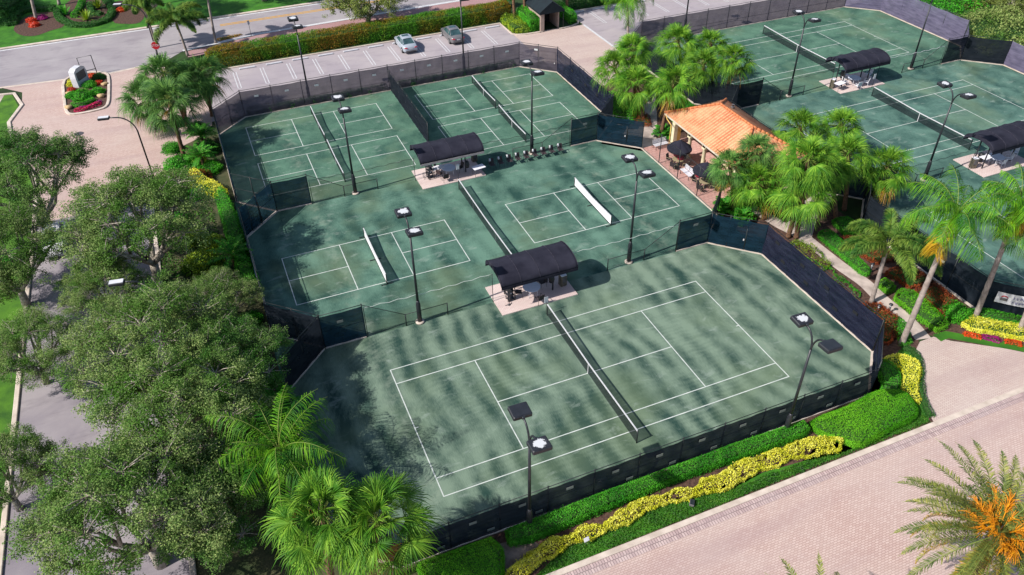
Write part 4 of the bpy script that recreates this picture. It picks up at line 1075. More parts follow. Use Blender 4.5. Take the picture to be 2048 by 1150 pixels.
def bench(x, y, rz, label):
    t = thing('bench', label, 'bench', (x, y, .04), rz)
    b = MB()
    for k in range(4): b.box((0, -.2 + .13 * k, .43), (1.5, .1, .035))
    b.obj('seat', M['furn_white'], t)
    b = MB()
    for k in range(3): b.box((0, .27 + .03 * k, .55 + .13 * k), (1.5, .03, .1))
    b.obj('backrest', M['furn_white'], t)
    for s in (-1, 1):
        b = MB(); b.tube([(s * .65, -.22, 0), (s * .65, -.2, .42), (s * .65, .25, .42), (s * .65, .36, .9)], .03, 6); b.tube([(s * .65, .25, .42), (s * .65, .3, 0)], .03, 6); b.obj('leg', M['black'], t)
bench(19.55, 18.8, PI / 2 + PI, 'white slatted bench between the two navy parasols')
bench(20.2, 24.35, .05, 'white slatted bench at the far end of the patio')

# ================================================================== PLANTS
def fan_crown(seed, nf=40, nb=34, R=1.22, mat='sabal', pet=1.2):
    """crown of a fan palm: costapalmate leaves on petioles, tips hanging"""
    r = random.Random(seed); V = []; F = []; ST = MB(); FD = []
    for i in range(nf):
        f = i / nf; az = i * 2.39996 + r.uniform(-.3, .3)
        el = math.radians(84 - 128 * f ** .8 + r.uniform(-10, 10))
        pl = pet * r.uniform(.75, 1.15) * (.55 + .6 * min(1, f * 2.2))
        d = Vector((math.cos(az) * math.cos(el), math.sin(az) * math.cos(el), math.sin(el)))
        base = Vector((d.x * .12, d.y * .12, .1 * d.z))
        hub = base + d * pl + Vector((0, 0, -.12 * pl * pl * f))
        ST.tube([base, base.lerp(hub, .5) + Vector((0, 0, .05)), hub], [.028, .02, .014], 4, False)
        ax = (d + Vector((0, 0, -.25 - .35 * f))).normalized()
        side = ax.cross(Vector((0, 0, 1)))
        side = side.normalized() if side.length > .05 else Vector((math.sin(az), -math.cos(az), 0))
        tw = Matrix.Rotation(r.uniform(-.8, .8), 3, ax); side = tw @ side
        nrm = side.cross(ax).normalized()
        dead = f > .95
        for k in range(nb):
            g = -1 + 2 * (k + .5) / nb; q = g * math.radians(118)
            ln = R * (1.0 - .34 * abs(g) ** 2) * r.uniform(.78, 1.12)
            dr = ax * math.cos(q) + side * math.sin(q) + nrm * (.2 - .45 * abs(g) + r.uniform(-.07, .07))
            dr.normalize(); wv = (nrm.cross(dr).normalized() + nrm * r.uniform(-.7, .7)).normalized() * (.021 * R)
            droop = Vector((0, 0, -1)) * (.26 + .34 * f) * ln
            p0 = hub; p1 = hub + dr * ln * .42 + droop * .05; p2 = hub + dr * ln * .75 + droop * .3; p3 = hub + dr * ln * .96 + droop * r.uniform(.6, 1.3) + Vector((r.uniform(-.05, .05), r.uniform(-.05, .05), 0))
            n0 = len(V)
            V += [p0 - wv * .25, p0 + wv * .25, p1 + wv, p1 - wv, p2 + wv * .75, p2 - wv * .75, p3 + wv * .12, p3 - wv * .12]
            (FD if dead else F).extend([(n0, n0 + 1, n0 + 2, n0 + 3), (n0 + 3, n0 + 2, n0 + 4, n0 + 5), (n0 + 5, n0 + 4, n0 + 6, n0 + 7)])
    V = np.array([tuple(p) for p in V])
    return npmesh('crown', V, F, M[mat]), V, FD, ST

def pack(V, F):
    F = np.asarray(F); u, inv = np.unique(F, return_inverse=True); return V[u], inv.reshape(F.shape)
FANS = {}
for nm, mt, sds in (('sabal', 'sabal', (1, 2, 3)), ('sabal2', 'sabal2', (4, 5))):
    for j, sd_ in enumerate(sds):
        me, V, FD, ST = fan_crown(sd_, mat=mt)
        dv, df = pack(V, FD); dm = npmesh('dead_frond', dv, df, M['dead'])
        so = ST.obj('petioles', M['stalk']); sm = so.data; bpy.data.objects.remove(so)
        # drop unused vertices of the live crown
        FANS[nm + str(j)] = (me, dm, sm)
def trunk_mesh(pts, rad, mat, parent, n=10, rings=0, name='trunk'):
    b = MB(); P = []; R = []
    pts = [Vector(p) for p in pts]; S = []
    N_ = max(8, rings)
    for i in range(N_ + 1):
        f = i / N_
        # quadratic through three points
        if len(pts) == 3: p = pts[0] * (1 - f) ** 2 + pts[1] * 2 * f * (1 - f) + pts[2] * f ** 2
        else: p = pts[0].lerp(pts[-1], f)
        P.append(p); rr = rad[0] + (rad[1] - rad[0]) * f
        if i == 0: rr *= 1.25
        if rings and i % 2: rr *= 1.1
        R.append(rr)
    b.tube(P, R, n); return b.obj(name, mat, parent)
def fan_palm(base_px, crown_px, label, var, sc=1.0, group='sabal fan palms', mat='trunk_sabal', base_xy=None, h=None):
    if base_xy is None: base_xy = xy(*base_px)
    bx, by = base_xy
    if h is None: c = above(bx, by, *crown_px)
    else: c = at(*crown_px, h)
    t = thing('fan_palm', label, 'palm tree', (bx, by, 0.02), 0, group)
    top = Vector((c.x - bx, c.y - by, c.z - .25)); mid_ = Vector((top.x * .35, top.y * .35, top.z * .55))
    trunk_mesh([(0, 0, 0), mid_, top], (.19, .15), M[mat], t, 10, int(top.z * 5))
    me, dm, sm = FANS[var]; rz = random.uniform(0, 6.28)
    for nm, mm in (('crown', me), ('dead_frond', dm), ('petioles', sm)):
        o = bpy.data.objects.new(nm, mm); link(o, t); o.location = top; o.rotation_euler = (random.uniform(-.12, .12), random.uniform(-.12, .12), rz); o.scale = (sc, sc, sc * random.uniform(.9, 1.02))
    return t
LF = 'left of the entry drive'
PALMS = [  # base px, crown px, variant, scale, label
 ((330, 262), (289, 190), 'sabal20', 1.16, 'leftmost fan palm of the left cluster with yellowing skirt'),
 ((368, 312), (336, 195), 'sabal21', 1.21, 'front fan palm of the left cluster on a leaning brown trunk'),
 ((375, 250), (325, 142), 'sabal20', 1.16, 'tallest rear fan palm of the left cluster below the stop sign'),
 ((372, 252), (368, 158), 'sabal21', 1.11, 'middle fan palm of the left cluster'),
 ((425, 232), (404, 142), 'sabal20', 1.16, 'right fan palm of the left cluster at the car park corner'),
 ((1252, 222), (1228, 128), 'sabal0', 0.95, 'leftmost fan palm of the upper cluster by the paved apron'),
 ((1270, 200), (1264, 92), 'sabal1', 0.97, 'fan palm at the top left of the upper cluster'),
 ((1365, 178), (1356, 78), 'sabal2', 1.09, 'big fan palm at the top middle of the upper cluster'),
 ((1425, 170), (1422, 82), 'sabal0', 0.92, 'fan palm at the top right of the upper cluster'),
 ((1448, 210), (1468, 112), 'sabal1', 1.01, 'rightmost fan palm of the upper cluster over the far court'),
 ((1400, 206), (1408, 122), 'sabal2', 0.97, 'fan palm right of the middle in the upper cluster'),
 ((1287, 242), (1272, 160), 'sabal1', 1.07, 'lowest left fan palm of the upper cluster above the gate'),
 ((1321, 274), (1349, 158), 'sabal2', 1.07, 'fan palm with a dark trunk beside the upper left corner of the orange roof'),
 ((1467, 427), (1460, 325), 'sabal20', 0.81, 'small dark fan palm in front of the orange roof'),
 ((1488, 408), (1516, 296), 'sabal21', 0.84, 'dark fan palm rising behind the right eave of the orange roof'),
 ((1528, 438), (1514, 360), 'sabal0', 1.01, 'fan palm on a straight trunk by the path bend'),
 ((1576, 475), (1608, 372), 'sabal1', 1.10, 'front fan palm of the lower cluster on twin trunks'),
 ((1592, 476), (1618, 312), 'sabal2', 1.03, 'fan palm behind the twin trunks of the lower cluster'),
 ((1612, 345), (1601, 250), 'sabal1', 1.03, 'fan palm at the upper left of the lower cluster'),
 ((1690, 335), (1682, 246), 'sabal0', 0.98, 'fan palm at the upper right of the lower cluster'),
 ((1688, 420), (1698, 302), 'sabal2', 1.03, 'fan palm in the middle right of the lower cluster'),
 ((1672, 442), (1655, 330), 'sabal1', 0.91, 'fan palm with a dark trunk in the middle of the lower cluster'),
 ((1738, 408), (1776, 328), 'sabal0', 1.05, 'rightmost fan palm of the lower cluster leaning right'),
 ((672, 1215), (645, 1018), 'sabal2', 1.1, 'left fan palm of the front pair with a criss cross trunk'),
 ((748, 1225), (754, 1036), 'sabal1', 1.1, 'right fan palm of the front pair by the front fence')]
for bp, cp_, var, sc, l in PALMS: fan_palm(bp, cp_, l, var, sc)

def frond(L, nl, lw, ll, curve, droop, vee, r, plume=False, lift=.0):
    """pinnate frond along +x starting at the origin, returns leaflet quads and the midrib points"""
    V = []; F = []; P = []
    n = 14
    for i in range(n + 1):
        f = i / n; a = curve * f ** 1.4
        P.append(Vector((0, 0, 0)) if i == 0 else P[-1] + Vector((math.cos(lift - a), 0, math.sin(lift - a))) * (L / n))
    for k in range(nl):
        f = .12 + .88 * (k + .5) / nl; q = f * n; i = min(int(q), n - 1); p = P[i].lerp(P[i + 1], q - i); t = (P[i + 1] - P[i]).normalized()
        up = Vector((-t.z, 0, t.x)); l_ = ll * (math.sin(PI * min(1, .18 + f * .86)) ** .6) * r.uniform(.85, 1.1)
        for s in (-1, 1):
            if plume: roll = r.uniform(-1.2, 1.25)
            else: roll = vee + r.uniform(-.5, .5)
            sd_ = Vector((0, s, 0)) * math.cos(roll) + up * math.sin(roll)
            d = (sd_ * .86 + t * r.uniform(.3, .75)).normalized()
            wv = d.cross(up if abs(d.dot(up)) < .9 else t).normalized() * lw / 2
            g = Vector((0, 0, -1)) * droop * l_
            p1 = p + d * l_ * .5 + g * .22; p2 = p + d * l_ * .95 + g
            m_ = len(V)
            V += [p - wv * .5, p + wv * .5, p1 + wv, p1 - wv, p2 + wv * .25, p2 - wv * .25]
            F += [(m_, m_ + 1, m_ + 2, m_ + 3), (m_ + 3, m_ + 2, m_ + 4, m_ + 5)]
    return V, F, P
def pinnate_crown(seed, nf, L, nl, lw, ll, curve, droop, vee, el0, el1, plume=False, az=None, var=.12, rib=.03):
    r = random.Random(seed); V = []; F = []; ST = MB()
    for i in range(nf):
        f = i / max(1, nf - 1); a = i * 2.39996 + r.uniform(-.25, .25) if az is None else az[i][0]
        el = math.radians(el0 + (el1 - el0) * f + r.uniform(-6, 6)) if az is None else math.radians(az[i][1])
        lf = L * r.uniform(1 - var, 1 + var)
        v, fc, P = frond(lf, nl, lw, ll, curve * r.uniform(.8, 1.2), droop, vee, r, plume, el)
        R_ = Matrix.Rotation(a, 3, 'Z') @ Matrix.Rotation(0, 3, 'X')
        n0 = len(V); V += [R_ @ p for p in v]; F += [tuple(q + n0 for q in x) for x in fc]
        ST.tube([R_ @ p for p in P], [rib * (1 - .8 * k / 14) for k in range(15)], 4, False)
    return np.array([tuple(p) for p in V]), F, ST
def pin_palm(label, base_xy, crown, seed, trunk_r, tmat, lmat, kw, group=None, name='feather_palm', shaft=False, cat='palm tree', rot=None):
    bx, by = base_xy; t = thing(name, label, cat, (bx, by, .02), 0, group)
    top = Vector((crown[0] - bx, crown[1] - by, crown[2]))
    trunk_mesh([(0, 0, 0), (top.x * .4, top.y * .4, top.z * .5), top], trunk_r, M[tmat], t, 10, int(top.z * 3))
    V, F, ST = pinnate_crown(seed, **kw)
    me = npmesh('crown', V, F, M[lmat]); o = link(bpy.data.objects.new('crown', me), t); o.location = top
    s = ST.obj('midribs', M['stalk'], t); s.location = top
    if rot: o.rotation_euler = rot; s.rotation_euler = rot
    if shaft:
        b = MB(); b.tube([(0, 0, -.9), (0, 0, -.3), (0, 0, .25)], [trunk_r[1] * 1.2, trunk_r[1] * 1.35, .05], 10); b.obj('crownshaft', M['stalk'], t, top)
    return t, top
QUEEN = dict(nf=16, L=3.6, nl=62, lw=.036, ll=.95, curve=1.45, droop=1.15, vee=.05, el0=80, el1=6)
FOX = dict(nf=10, L=3.2, nl=330, lw=.05, ll=.66, curve=2.0, droop=.35, vee=.3, el0=72, el1=22, plume=True)
# tall leaning palm by the plaza
def extra_frond(t, top, az, el, mat, kw, name='dead_frond'):
    V, F, ST = pinnate_crown(5, 1, kw['L'], kw['nl'], kw['lw'], kw['ll'], kw['curve'], kw['droop'], kw['vee'], 0, 0, kw.get('plume', False), [(az, el)])
    o = link(bpy.data.objects.new(name, npmesh(name, V, F, M[mat])), t); o.location = top
b1 = xy(1803, 688); c1 = above(*b1, 1912, 430)
t_, top_ = pin_palm('tall grey trunked feather palm leaning over the plaza with one yellow frond', b1, c1, 31, (.2, .13), 'trunk_pale', 'queen', dict(QUEEN, nf=17, L=3.7), 'tall feather palms', shaft=True)
extra_frond(t_, top_, 3.5, -22, 'yellow_frond', dict(QUEEN, L=2.9))
b1 = xy(1948, 640); c1 = above(*b1, 2040, 405)
t_, top_ = pin_palm('tall feather palm at the right edge with a bright yellow dead frond', b1, c1, 32, (.19, .13), 'trunk_pale', 'queen', dict(QUEEN, nf=14, L=3.2), 'tall feather palms', shaft=True)
extra_frond(t_, top_, 3.9, -38, 'yellow_frond', dict(QUEEN, L=2.2)); extra_frond(t_, top_, 4.4, -30, 'yellow_frond', dict(QUEEN, L=2.2))
b1 = xy(2036, 668); c1 = above(*b1, 2110, 470)
pin_palm('feather palm trunk cut by the right edge beside the yellow shrubs', b1, c1, 33, (.17, .12), 'trunk_pale', 'queen', dict(QUEEN, nf=12), 'tall feather palms')
b1 = xy(1742, 606); c1 = above(*b1, 1775, 492)
pin_palm('foxtail palm with bushy plumes beside the tall windscreen wall', b1, c1, 34, (.16, .12), 'trunk_pale', 'foxtail', dict(FOX, nf=12, L=4.2), 'foxtail palms', shaft=True)
b1 = xy(376, 112); c1 = above(*b1, 352, 44)
pin_palm('foxtail palm with hanging plumes next to the stop sign', b1, c1, 35, (.15, .11), 'trunk_pale', 'foxtail', dict(FOX, nf=13, L=4.3), 'foxtail palms', shaft=True)
b1 = xy(314, 96); c1 = above(*b1, 286, 8)
pin_palm('foxtail palm left of the stop sign above the left fan palms', b1, c1, 39, (.15, .11), 'trunk_pale', 'foxtail', dict(FOX, nf=12, L=2.9), 'foxtail palms', shaft=True)
b1 = xy(432, 86); c1 = above(*b1, 412, -22)
pin_palm('foxtail palm on a slim trunk at the left end of the long hedge', b1, c1, 36, (.15, .11), 'trunk_pale', 'foxtail', dict(FOX, L=3.4), 'foxtail palms')
b1 = xy(1256, 72); c1 = above(*b1, 1254, -4)
pin_palm('palm at the top edge hanging green fronds over the far car park', b1, c1, 37, (.15, .11), 'trunk_pale', 'queen', dict(QUEEN, nf=17, L=4.6, curve=2.6, droop=1.1, ll=.95), 'tall feather palms')
for (u, v, cu, cv, l) in ((1030, 45, 1018, -85, 'left bare brown trunk rising beside the dark awning'), (1050, 43, 1044, -95, 'second bare trunk rising beside the dark awning'), (1134, 32, 1132, -95, 'bare palm trunk right of the dark awning')):
    bb_ = xy(u, v); cc_ = above(*bb_, cu, cv)
    fan_palm(None, (cu, cv), 'fan palm showing only its ' + l, 'sabal0', 1.0, 'palms cut by the top edge', base_xy=bb_)
for (u, v, cu, cv, l) in ((73, 40, 44, -95, 'white trunked palm in the red flower ring at the top left'), (119, 10, 98, -110, 'white trunked palm far back at the top left'), (253, 20, 238, -100, 'white trunked palm in the orange flower ring')):
    bb_ = xy(u, v); cc_ = above(*bb_, cu, cv)
    pin_palm(l, bb_, cc_, int(u), (.2, .15), 'trunk_pale', 'queen', dict(QUEEN, nf=12, L=2.8, nl=34), 'white trunked palms cut by the top edge')
# front left feather palm
b1 = (-19.7, -2.6); c1 = above(*b1, 560, 905)
pin_palm('bright green feather palm with arching fronds left of the front court', b1, (c1.x, c1.y, c1.z), 38, (.17, .13), 'trunk_pale', 'queen',
         dict(QUEEN, nf=20, L=4.5, nl=54, lw=.036, ll=1.1, curve=1.5, el0=86, el1=4, droop=1.0, vee=.0), 'tall feather palms', shaft=True)
# date palms at the bottom right
c1 = at(1992, 1072, 6.2)
t_, top_ = pin_palm('date palm with a bright orange heart of fruit stalks over the front road', (c1.x, c1.y), (c1.x, c1.y, 6.2), 40, (.34, .3), 'trunk_sabal', 'date',
                    dict(nf=56, L=4.6, nl=100, lw=.034, ll=.44, curve=1.05, droop=.1, vee=.6, el0=64, el1=-8, var=.1, rib=.03), 'date palms', name='date_palm')
r_ = random.Random(3); b = MB()
for k in range(34):
    q = k * 2.4 + r_.uniform(-.3, .3); el = r_.uniform(.45, 1.15); L = r_.uniform(1.0, 2.1); d = Vector((math.cos(q) * math.cos(el), math.sin(q) * math.cos(el), math.sin(el)))
    b.tube([top_ + d * .2, top_ + d * L], [.03, .02], 4)
    for j in range(30):
        e = d + Vector((r_.uniform(-.5, .5), r_.uniform(-.5, .5), r_.uniform(-.7, .25))); s0 = top_ + d * L * r_.uniform(.6, 1.0)
        b.tube([s0, s0 + e.normalized() * .4, s0 + e.normalized() * .62 + Vector((0, 0, -.2))], [.015, .013, .01], 3, False)
b.obj('fruit_stalks', M['orange_stalk'], t_)
V, F, ST = pinnate_crown(44, 18, 3.9, 90, .026, .34, 1.4, .1, .75, 10, -20)
o = link(bpy.data.objects.new('yellowing_fronds', npmesh('yellowing_fronds', V, F, M['yellow_frond'])), t_); o.location = top_
c1 = at(1630, 1292, 6.0)
pin_palm('date palm showing only its frond tips at the bottom edge', (c1.x, c1.y), (c1.x, c1.y, 6.0), 41, (.34, .3), 'trunk_sabal', 'date',
         dict(nf=34, L=3.6, nl=60, lw=.04, ll=.42, curve=1.15, droop=.12, vee=.55, el0=84, el1=-20, var=.1, rib=.035), 'date palms', name='date_palm')
# low cycads and ferny palms
CYC = dict(nf=22, L=1.5, nl=34, lw=.05, ll=.34, curve=1.0, droop=.2, vee=.3, el0=70, el1=4)
for i, (u, v, s, z, l) in enumerate(((402, 272, 1.15, 1.0, 'dark green cycad behind the bright one at the left fence'), (402, 312, 1.15, 1.3, 'bright green feathery cycad by the left court fence'), (555, 812, 1.1, 1.4, 'dark feathery cycad in the shade at the front left chamfer'), (465, 512, 1.3, 1.0, 'dark ferny palm against the fence under the oaks'), (1010, 0, .9, 1, 'cycad at the top beside the awning shrubs'))):
    p = at(u, v, z)
    pin_palm(l, (p.x, p.y), (p.x, p.y, z), 50 + i, (.14, .12), 'trunk_sabal', 'cycad', dict(CYC, L=1.5 * s), 'low cycads', name='cycad', cat='shrub')

# ------------------------------------------------------------------ broad leaved trees
def leaf_quads(Cn, Nr, size, aspect=.55, rng=RNG, jit=.7):
    """one small quad per centre, roughly facing its normal"""
    n = len(Cn); Nr = Nr + rng.normal(0, jit, (n, 3)); Nr /= np.linalg.norm(Nr, axis=1)[:, None] + 1e-9
    t = np.cross(Nr, rng.normal(0, 1, (n, 3))); t /= np.linalg.norm(t, axis=1)[:, None] + 1e-9; b_ = np.cross(Nr, t)
    s = size * rng.uniform(.7, 1.3, (n, 1)); t = t * s / 2; b_ = b_ * s * aspect / 2
    fold = Nr * s * .12
    V = np.stack([Cn - t, Cn + b_ * 1.0 + fold, Cn + t, Cn - b_ + fold], 1).reshape(-1, 3)
    return V, np.arange(4 * n).reshape(n, 4)
def oak_variant(seed, R=5.2, H=7.2, nleaf=70000, leafs=.105, mat='oak', flat=.58, nl=18, fk=.22):
    rg = np.random.default_rng(seed); r = random.Random(seed)
    zc = H - R * flat * .75
    lobes = []
    for i in range(nl):
        az = i * 2.39996 + r.uniform(-.4, .4); f = (i + .5) / nl; el = math.asin(min(.99, max(-.35, 1.05 - 1.4 * f)))
        rr = r.uniform(.6, .8); lobes.append(Vector((R * rr * math.cos(az) * math.cos(el), R * rr * math.sin(az) * math.cos(el), zc + R * flat * rr * math.sin(el))))
    TB = MB(); fork = Vector((r.uniform(-.3, .3), r.uniform(-.3, .3), H * fk))
    TB.tube([(0, 0, 0), (fork.x * .4, fork.y * .4, fork.z * .5), fork], [.36, .29, .27], 10)
    C_ = []; Nn = []
    limbs = [fork + Vector((math.cos(a + .3), math.sin(a + .3), 0)) * R * .22 + Vector((0, 0, H * .14)) for a in np.arange(6) * PI / 3]
    for L_ in limbs: TB.tube([fork - Vector((0, 0, .1)), fork.lerp(L_, .5) + Vector((0, 0, -.12)), L_], [.2, .16, .13], 7)
    for lo in lobes:
        lm = min(limbs, key=lambda q: (q - lo).length)
        k1 = lm.lerp(lo, .5) + Vector((r.uniform(-.3, .3), r.uniform(-.3, .3), r.uniform(-.3, .1)))
        TB.tube([lm, k1, lo], [.12, .09, .05], 6)
        lr = R * r.uniform(.26, .38)
        nc = 40
        for j in range(nc):
            d = Vector((r.gauss(0, 1), r.gauss(0, 1), r.gauss(0, .8) + .35)).normalized()
            c = lo + Vector((d.x * lr, d.y * lr, d.z * lr * .75)) * r.uniform(.45, 1.0)
            if j % 2 == 0:
                m1 = lo.lerp(c, .5) + Vector((r.uniform(-.15, .15), r.uniform(-.15, .15), r.uniform(-.05, .15)))
                TB.tube([lo, m1, c + d * .25], [.04, .028, .012], 4, False)
            n_ = int(nleaf / (nl * nc) * r.uniform(.4, 1.6))
            cl = rg.normal(0, 1, (n_, 3)); cl /= np.linalg.norm(cl, axis=1)[:, None]; cl *= (rg.uniform(0, 1, (n_, 1)) ** .5)
            C_.append(np.array(c) + cl * np.array([.46, .46, .34]) * R / 5.2); Nn.append(np.tile(np.array([d.x * .5, d.y * .5, .9]), (n_, 1)))
    V, F = leaf_quads(np.concatenate(C_), np.concatenate(Nn), leafs, .6, rg)
    lm_ = npmesh('crown', V, F, M[mat])
    to = TB.obj('trunk', M['trunk_oak']); tm = to.data; bpy.data.objects.remove(to)
    return tm, lm_
OAKS = [oak_variant(101, mat='oak'), oak_variant(102, mat='oak2', flat=.55), oak_variant(103, mat='oak', nl=20), oak_variant(104, mat='ficus', R=5.6, H=5.6, nleaf=38000, leafs=.16, flat=.55, fk=.2)]
def oak(x, y, var, sc, rz, label, group, name='oak_tree', cat='tree', z=0):
    t = thing(name, label, cat, (x, y, z), rz, group); t.scale = (sc, sc, sc)
    tm, lm = OAKS[var]
    link(bpy.data.objects.new('trunk', tm), t); link(bpy.data.objects.new('crown', lm), t)
GO = 'live oaks along the lane'
for i, (u, v, z, var, sc, rz, l) in enumerate((
    (40, 335, 6, 1, 1.05, .4, 'live oak crowding the upper left edge beside the pink drive'),
    (-15, 478, 6, 0, .92, 2.0, 'dark live oak at the left edge beside the white car'),
    (268, 430, 6, 0, 1.12, 1.1, 'spreading live oak in the middle left with the lane showing through'),
    (25, 640, 5.5, 2, .66, 3.0, 'small live oak on the left lawn below the kerb'),
    (190, 535, 5, 2, .62, 2.7, 'smaller live oak filling in between the white car and the pale oak'),
    (425, 575, 4, 2, .58, 1.4, 'twiggy pale young oak beside the left white net court fence'),
    (295, 665, 6, 2, 1.0, 4.2, 'pale live oak beside the lower half of the lane'),
    (440, 690, 5.5, 1, .78, 2.2, 'live oak leaning against the left end of the front court fence'),
    (350, 800, 6, 0, .96, 5.4, 'big live oak in the lower left above the bright feather palm'),
    (250, 988, 6, 2, 1.0, .9, 'largest live oak at the bottom left over the lane'),
    (400, 985, 5, 1, .7, 1.9, 'low live oak beside the front pair of fan palms'),
    (-45, 890, 5.5, 0, .62, 3.3, 'live oak on the left lawn cut by the left edge'))):
    p = at(u, v, z); oak(p.x, p.y, var, sc, rz, l, GO)
p = xy(736, 47); oak(p[0], p[1], 3, 1.0, .9, 'street tree with a forked trunk rising from the long hedge', 'street trees')
for i, (x, y, var, sc, l) in enumerate(((74, 24, 1, .8, 'dark tree cut by the right edge beyond the pale wall'), (76, 36, 3, .8, 'olive tree behind the far right shrubs'), (80, 46, 1, .85, 'dark tree cut by the top edge at the far right'), (74, 52, 1, .7, 'dark tree behind the lavender wall at the top edge'), (86, 33, 3, 1.0, 'broad tree in the top right corner'))):
    oak(x, y, var, sc, i * 1.3, l, 'trees beyond the right fence', z=-1.2)
for i, (x, y, l) in enumerate(((-60, 79.5, 'shade tree at the left end of the street, above the picture'), (-46, 92, 'dark tree beyond the flower rings'), (-22, 81.5, 'shade tree across the street by the foxtail palms'), (-8, 83, 'shade tree across the street above the yellow line'), (33, 70, 'dark tree beyond the far car park at the top'))):
    oak(x, y, 1, 1.0, i * 1.7, l, 'trees across the street')

# ------------------------------------------------------------------ hedges, shrubs and flowers
def poly_info(poly):
    P = np.array(poly, float); Q = np.roll(P, -1, 0); return P, Q
def inside(pts, poly):
    P, Q = poly_info(poly); x, y = pts[:, 0:1], pts[:, 1:2]
    c = ((P[:, 1] > y) != (Q[:, 1] > y)) & (x < (Q[:, 0] - P[:, 0]) * (y - P[:, 1]) / (Q[:, 1] - P[:, 1] + 1e-12) + P[:, 0])
    return c.sum(1) % 2 == 1
def edge_dist(pts, poly):
    P, Q = poly_info(poly); d = Q - P; L2 = (d ** 2).sum(1) + 1e-12; out = np.full(len(pts), 1e9)
    for i in range(len(P)):
        t = np.clip(((pts - P[i]) @ d[i]) / L2[i], 0, 1); out = np.minimum(out, np.linalg.norm(pts - (P[i] + t[:, None] * d[i]), axis=1))
    return out
def wob(p, s, seed=0):
    return (np.sin(p[:, 0] * s + seed) + np.sin(p[:, 1] * s * 1.3 + seed * 2.1) + np.sin((p[:, 0] + p[:, 1]) * s * .7 + seed) + .6 * np.sin(p[:, 0] * s * 2.7 - p[:, 1] * s * 2.1 + seed)) / 3.6
def hedge(label, poly, h, mat, dens=230, leafs=.085, rnd=.25, wobble=.08, name='hedge', cat='hedge', group=None, kind=None, gaps=0.0, wscale=1.8, clump=0.0, jit=.42):
    """clipped or loose planting over a ground outline"""
    seed = len(bpy.data.objects) % 97
    P = np.array(poly, float); lo, hi = P.min(0), P.max(0); c0 = (lo + hi) / 2
    A = abs(sum(P[i, 0] * P[(i + 1) % len(P), 1] - P[(i + 1) % len(P), 0] * P[i, 1] for i in range(len(P)))) / 2
    box_ = np.prod(hi - lo); n = int(A * dens * box_ / max(A, .01))
    n = min(n, 400000); pts = RNG.uniform(lo, hi, (n, 2)); pts = pts[inside(pts, poly)]
    ed = edge_dist(pts, poly)
    drop = min(.55, 1.1 * rnd / h); shape = np.clip(ed / rnd, 0, 1); top = h * (1 - drop * (1 - shape) ** 2) * (1 + wobble * wob(pts, wscale, seed) + clump * (RNG.random(len(pts)) - .5))
    keep = np.ones(len(pts), bool)
    if gaps > 0: keep = wob(pts, wscale * 1.6, seed + 3) > (-1 + 2 * gaps) * .6
    pts, top, ed = pts[keep], top[keep], ed[keep]
    z = top * (1 - np.abs(RNG.normal(0, .07, len(pts))))
    C1 = np.column_stack([pts, z]); N1 = np.tile([0, 0, 1.0], (len(pts), 1))
    # sides
    Cs, Ns = [C1], [N1]
    for i in range(len(P)):
        a, b2 = P[i], P[(i + 1) % len(P)]; L = np.linalg.norm(b2 - a); k = int(L * h * dens)
        if k < 1: continue
        f = RNG.random((k, 1)); zz = RNG.random((k, 1)) ** .8 * h * (1 - drop) * 1.04; t = (b2 - a) / L; nn = np.array([t[1], -t[0]])
        q = a + f * (b2 - a) + nn * RNG.normal(0, .05, (k, 1)); w_ = wob(q, 3.1, seed)[:, None]; q = q + nn * w_ * wobble * .8
        test = (a + b2) / 2 + nn * .02
        if inside(test[None], poly)[0]: nn = -nn
        Cs.append(np.column_stack([q, zz])); Ns.append(np.tile([nn[0], nn[1], .4], (k, 1)))
    Cc = np.concatenate(Cs); Nn = np.concatenate(Ns); Cc[:, :2] -= c0
    V, F = leaf_quads(Cc, Nn, leafs, .65, RNG, jit)
    t = bpy.data.objects.new(name, None); link(t); t.location = (c0[0], c0[1], .02)
    if kind: 
        bpy.data.objects.remove(t); t = None
    me = npmesh('leaves', V, F, M[mat]); lo_ = link(bpy.data.objects.new('leaves' if t else name, me), t)
    if t is None:
        lo_.location = (c0[0], c0[1], .02); struct(lo_, kind); return lo_
    tag(t, label, cat, group)
    # woody core, a little smaller
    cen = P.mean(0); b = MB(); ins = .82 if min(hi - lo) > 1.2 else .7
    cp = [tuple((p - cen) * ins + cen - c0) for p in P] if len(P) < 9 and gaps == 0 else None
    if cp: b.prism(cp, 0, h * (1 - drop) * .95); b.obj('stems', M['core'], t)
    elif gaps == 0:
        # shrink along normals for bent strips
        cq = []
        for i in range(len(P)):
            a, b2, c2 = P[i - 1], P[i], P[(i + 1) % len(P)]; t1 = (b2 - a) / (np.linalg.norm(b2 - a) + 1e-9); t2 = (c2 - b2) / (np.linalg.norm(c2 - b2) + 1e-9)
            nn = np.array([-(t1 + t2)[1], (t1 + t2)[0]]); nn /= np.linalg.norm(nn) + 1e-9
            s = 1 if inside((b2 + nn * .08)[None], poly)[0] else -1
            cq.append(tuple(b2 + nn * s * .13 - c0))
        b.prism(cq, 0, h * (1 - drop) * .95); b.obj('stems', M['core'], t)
    return t
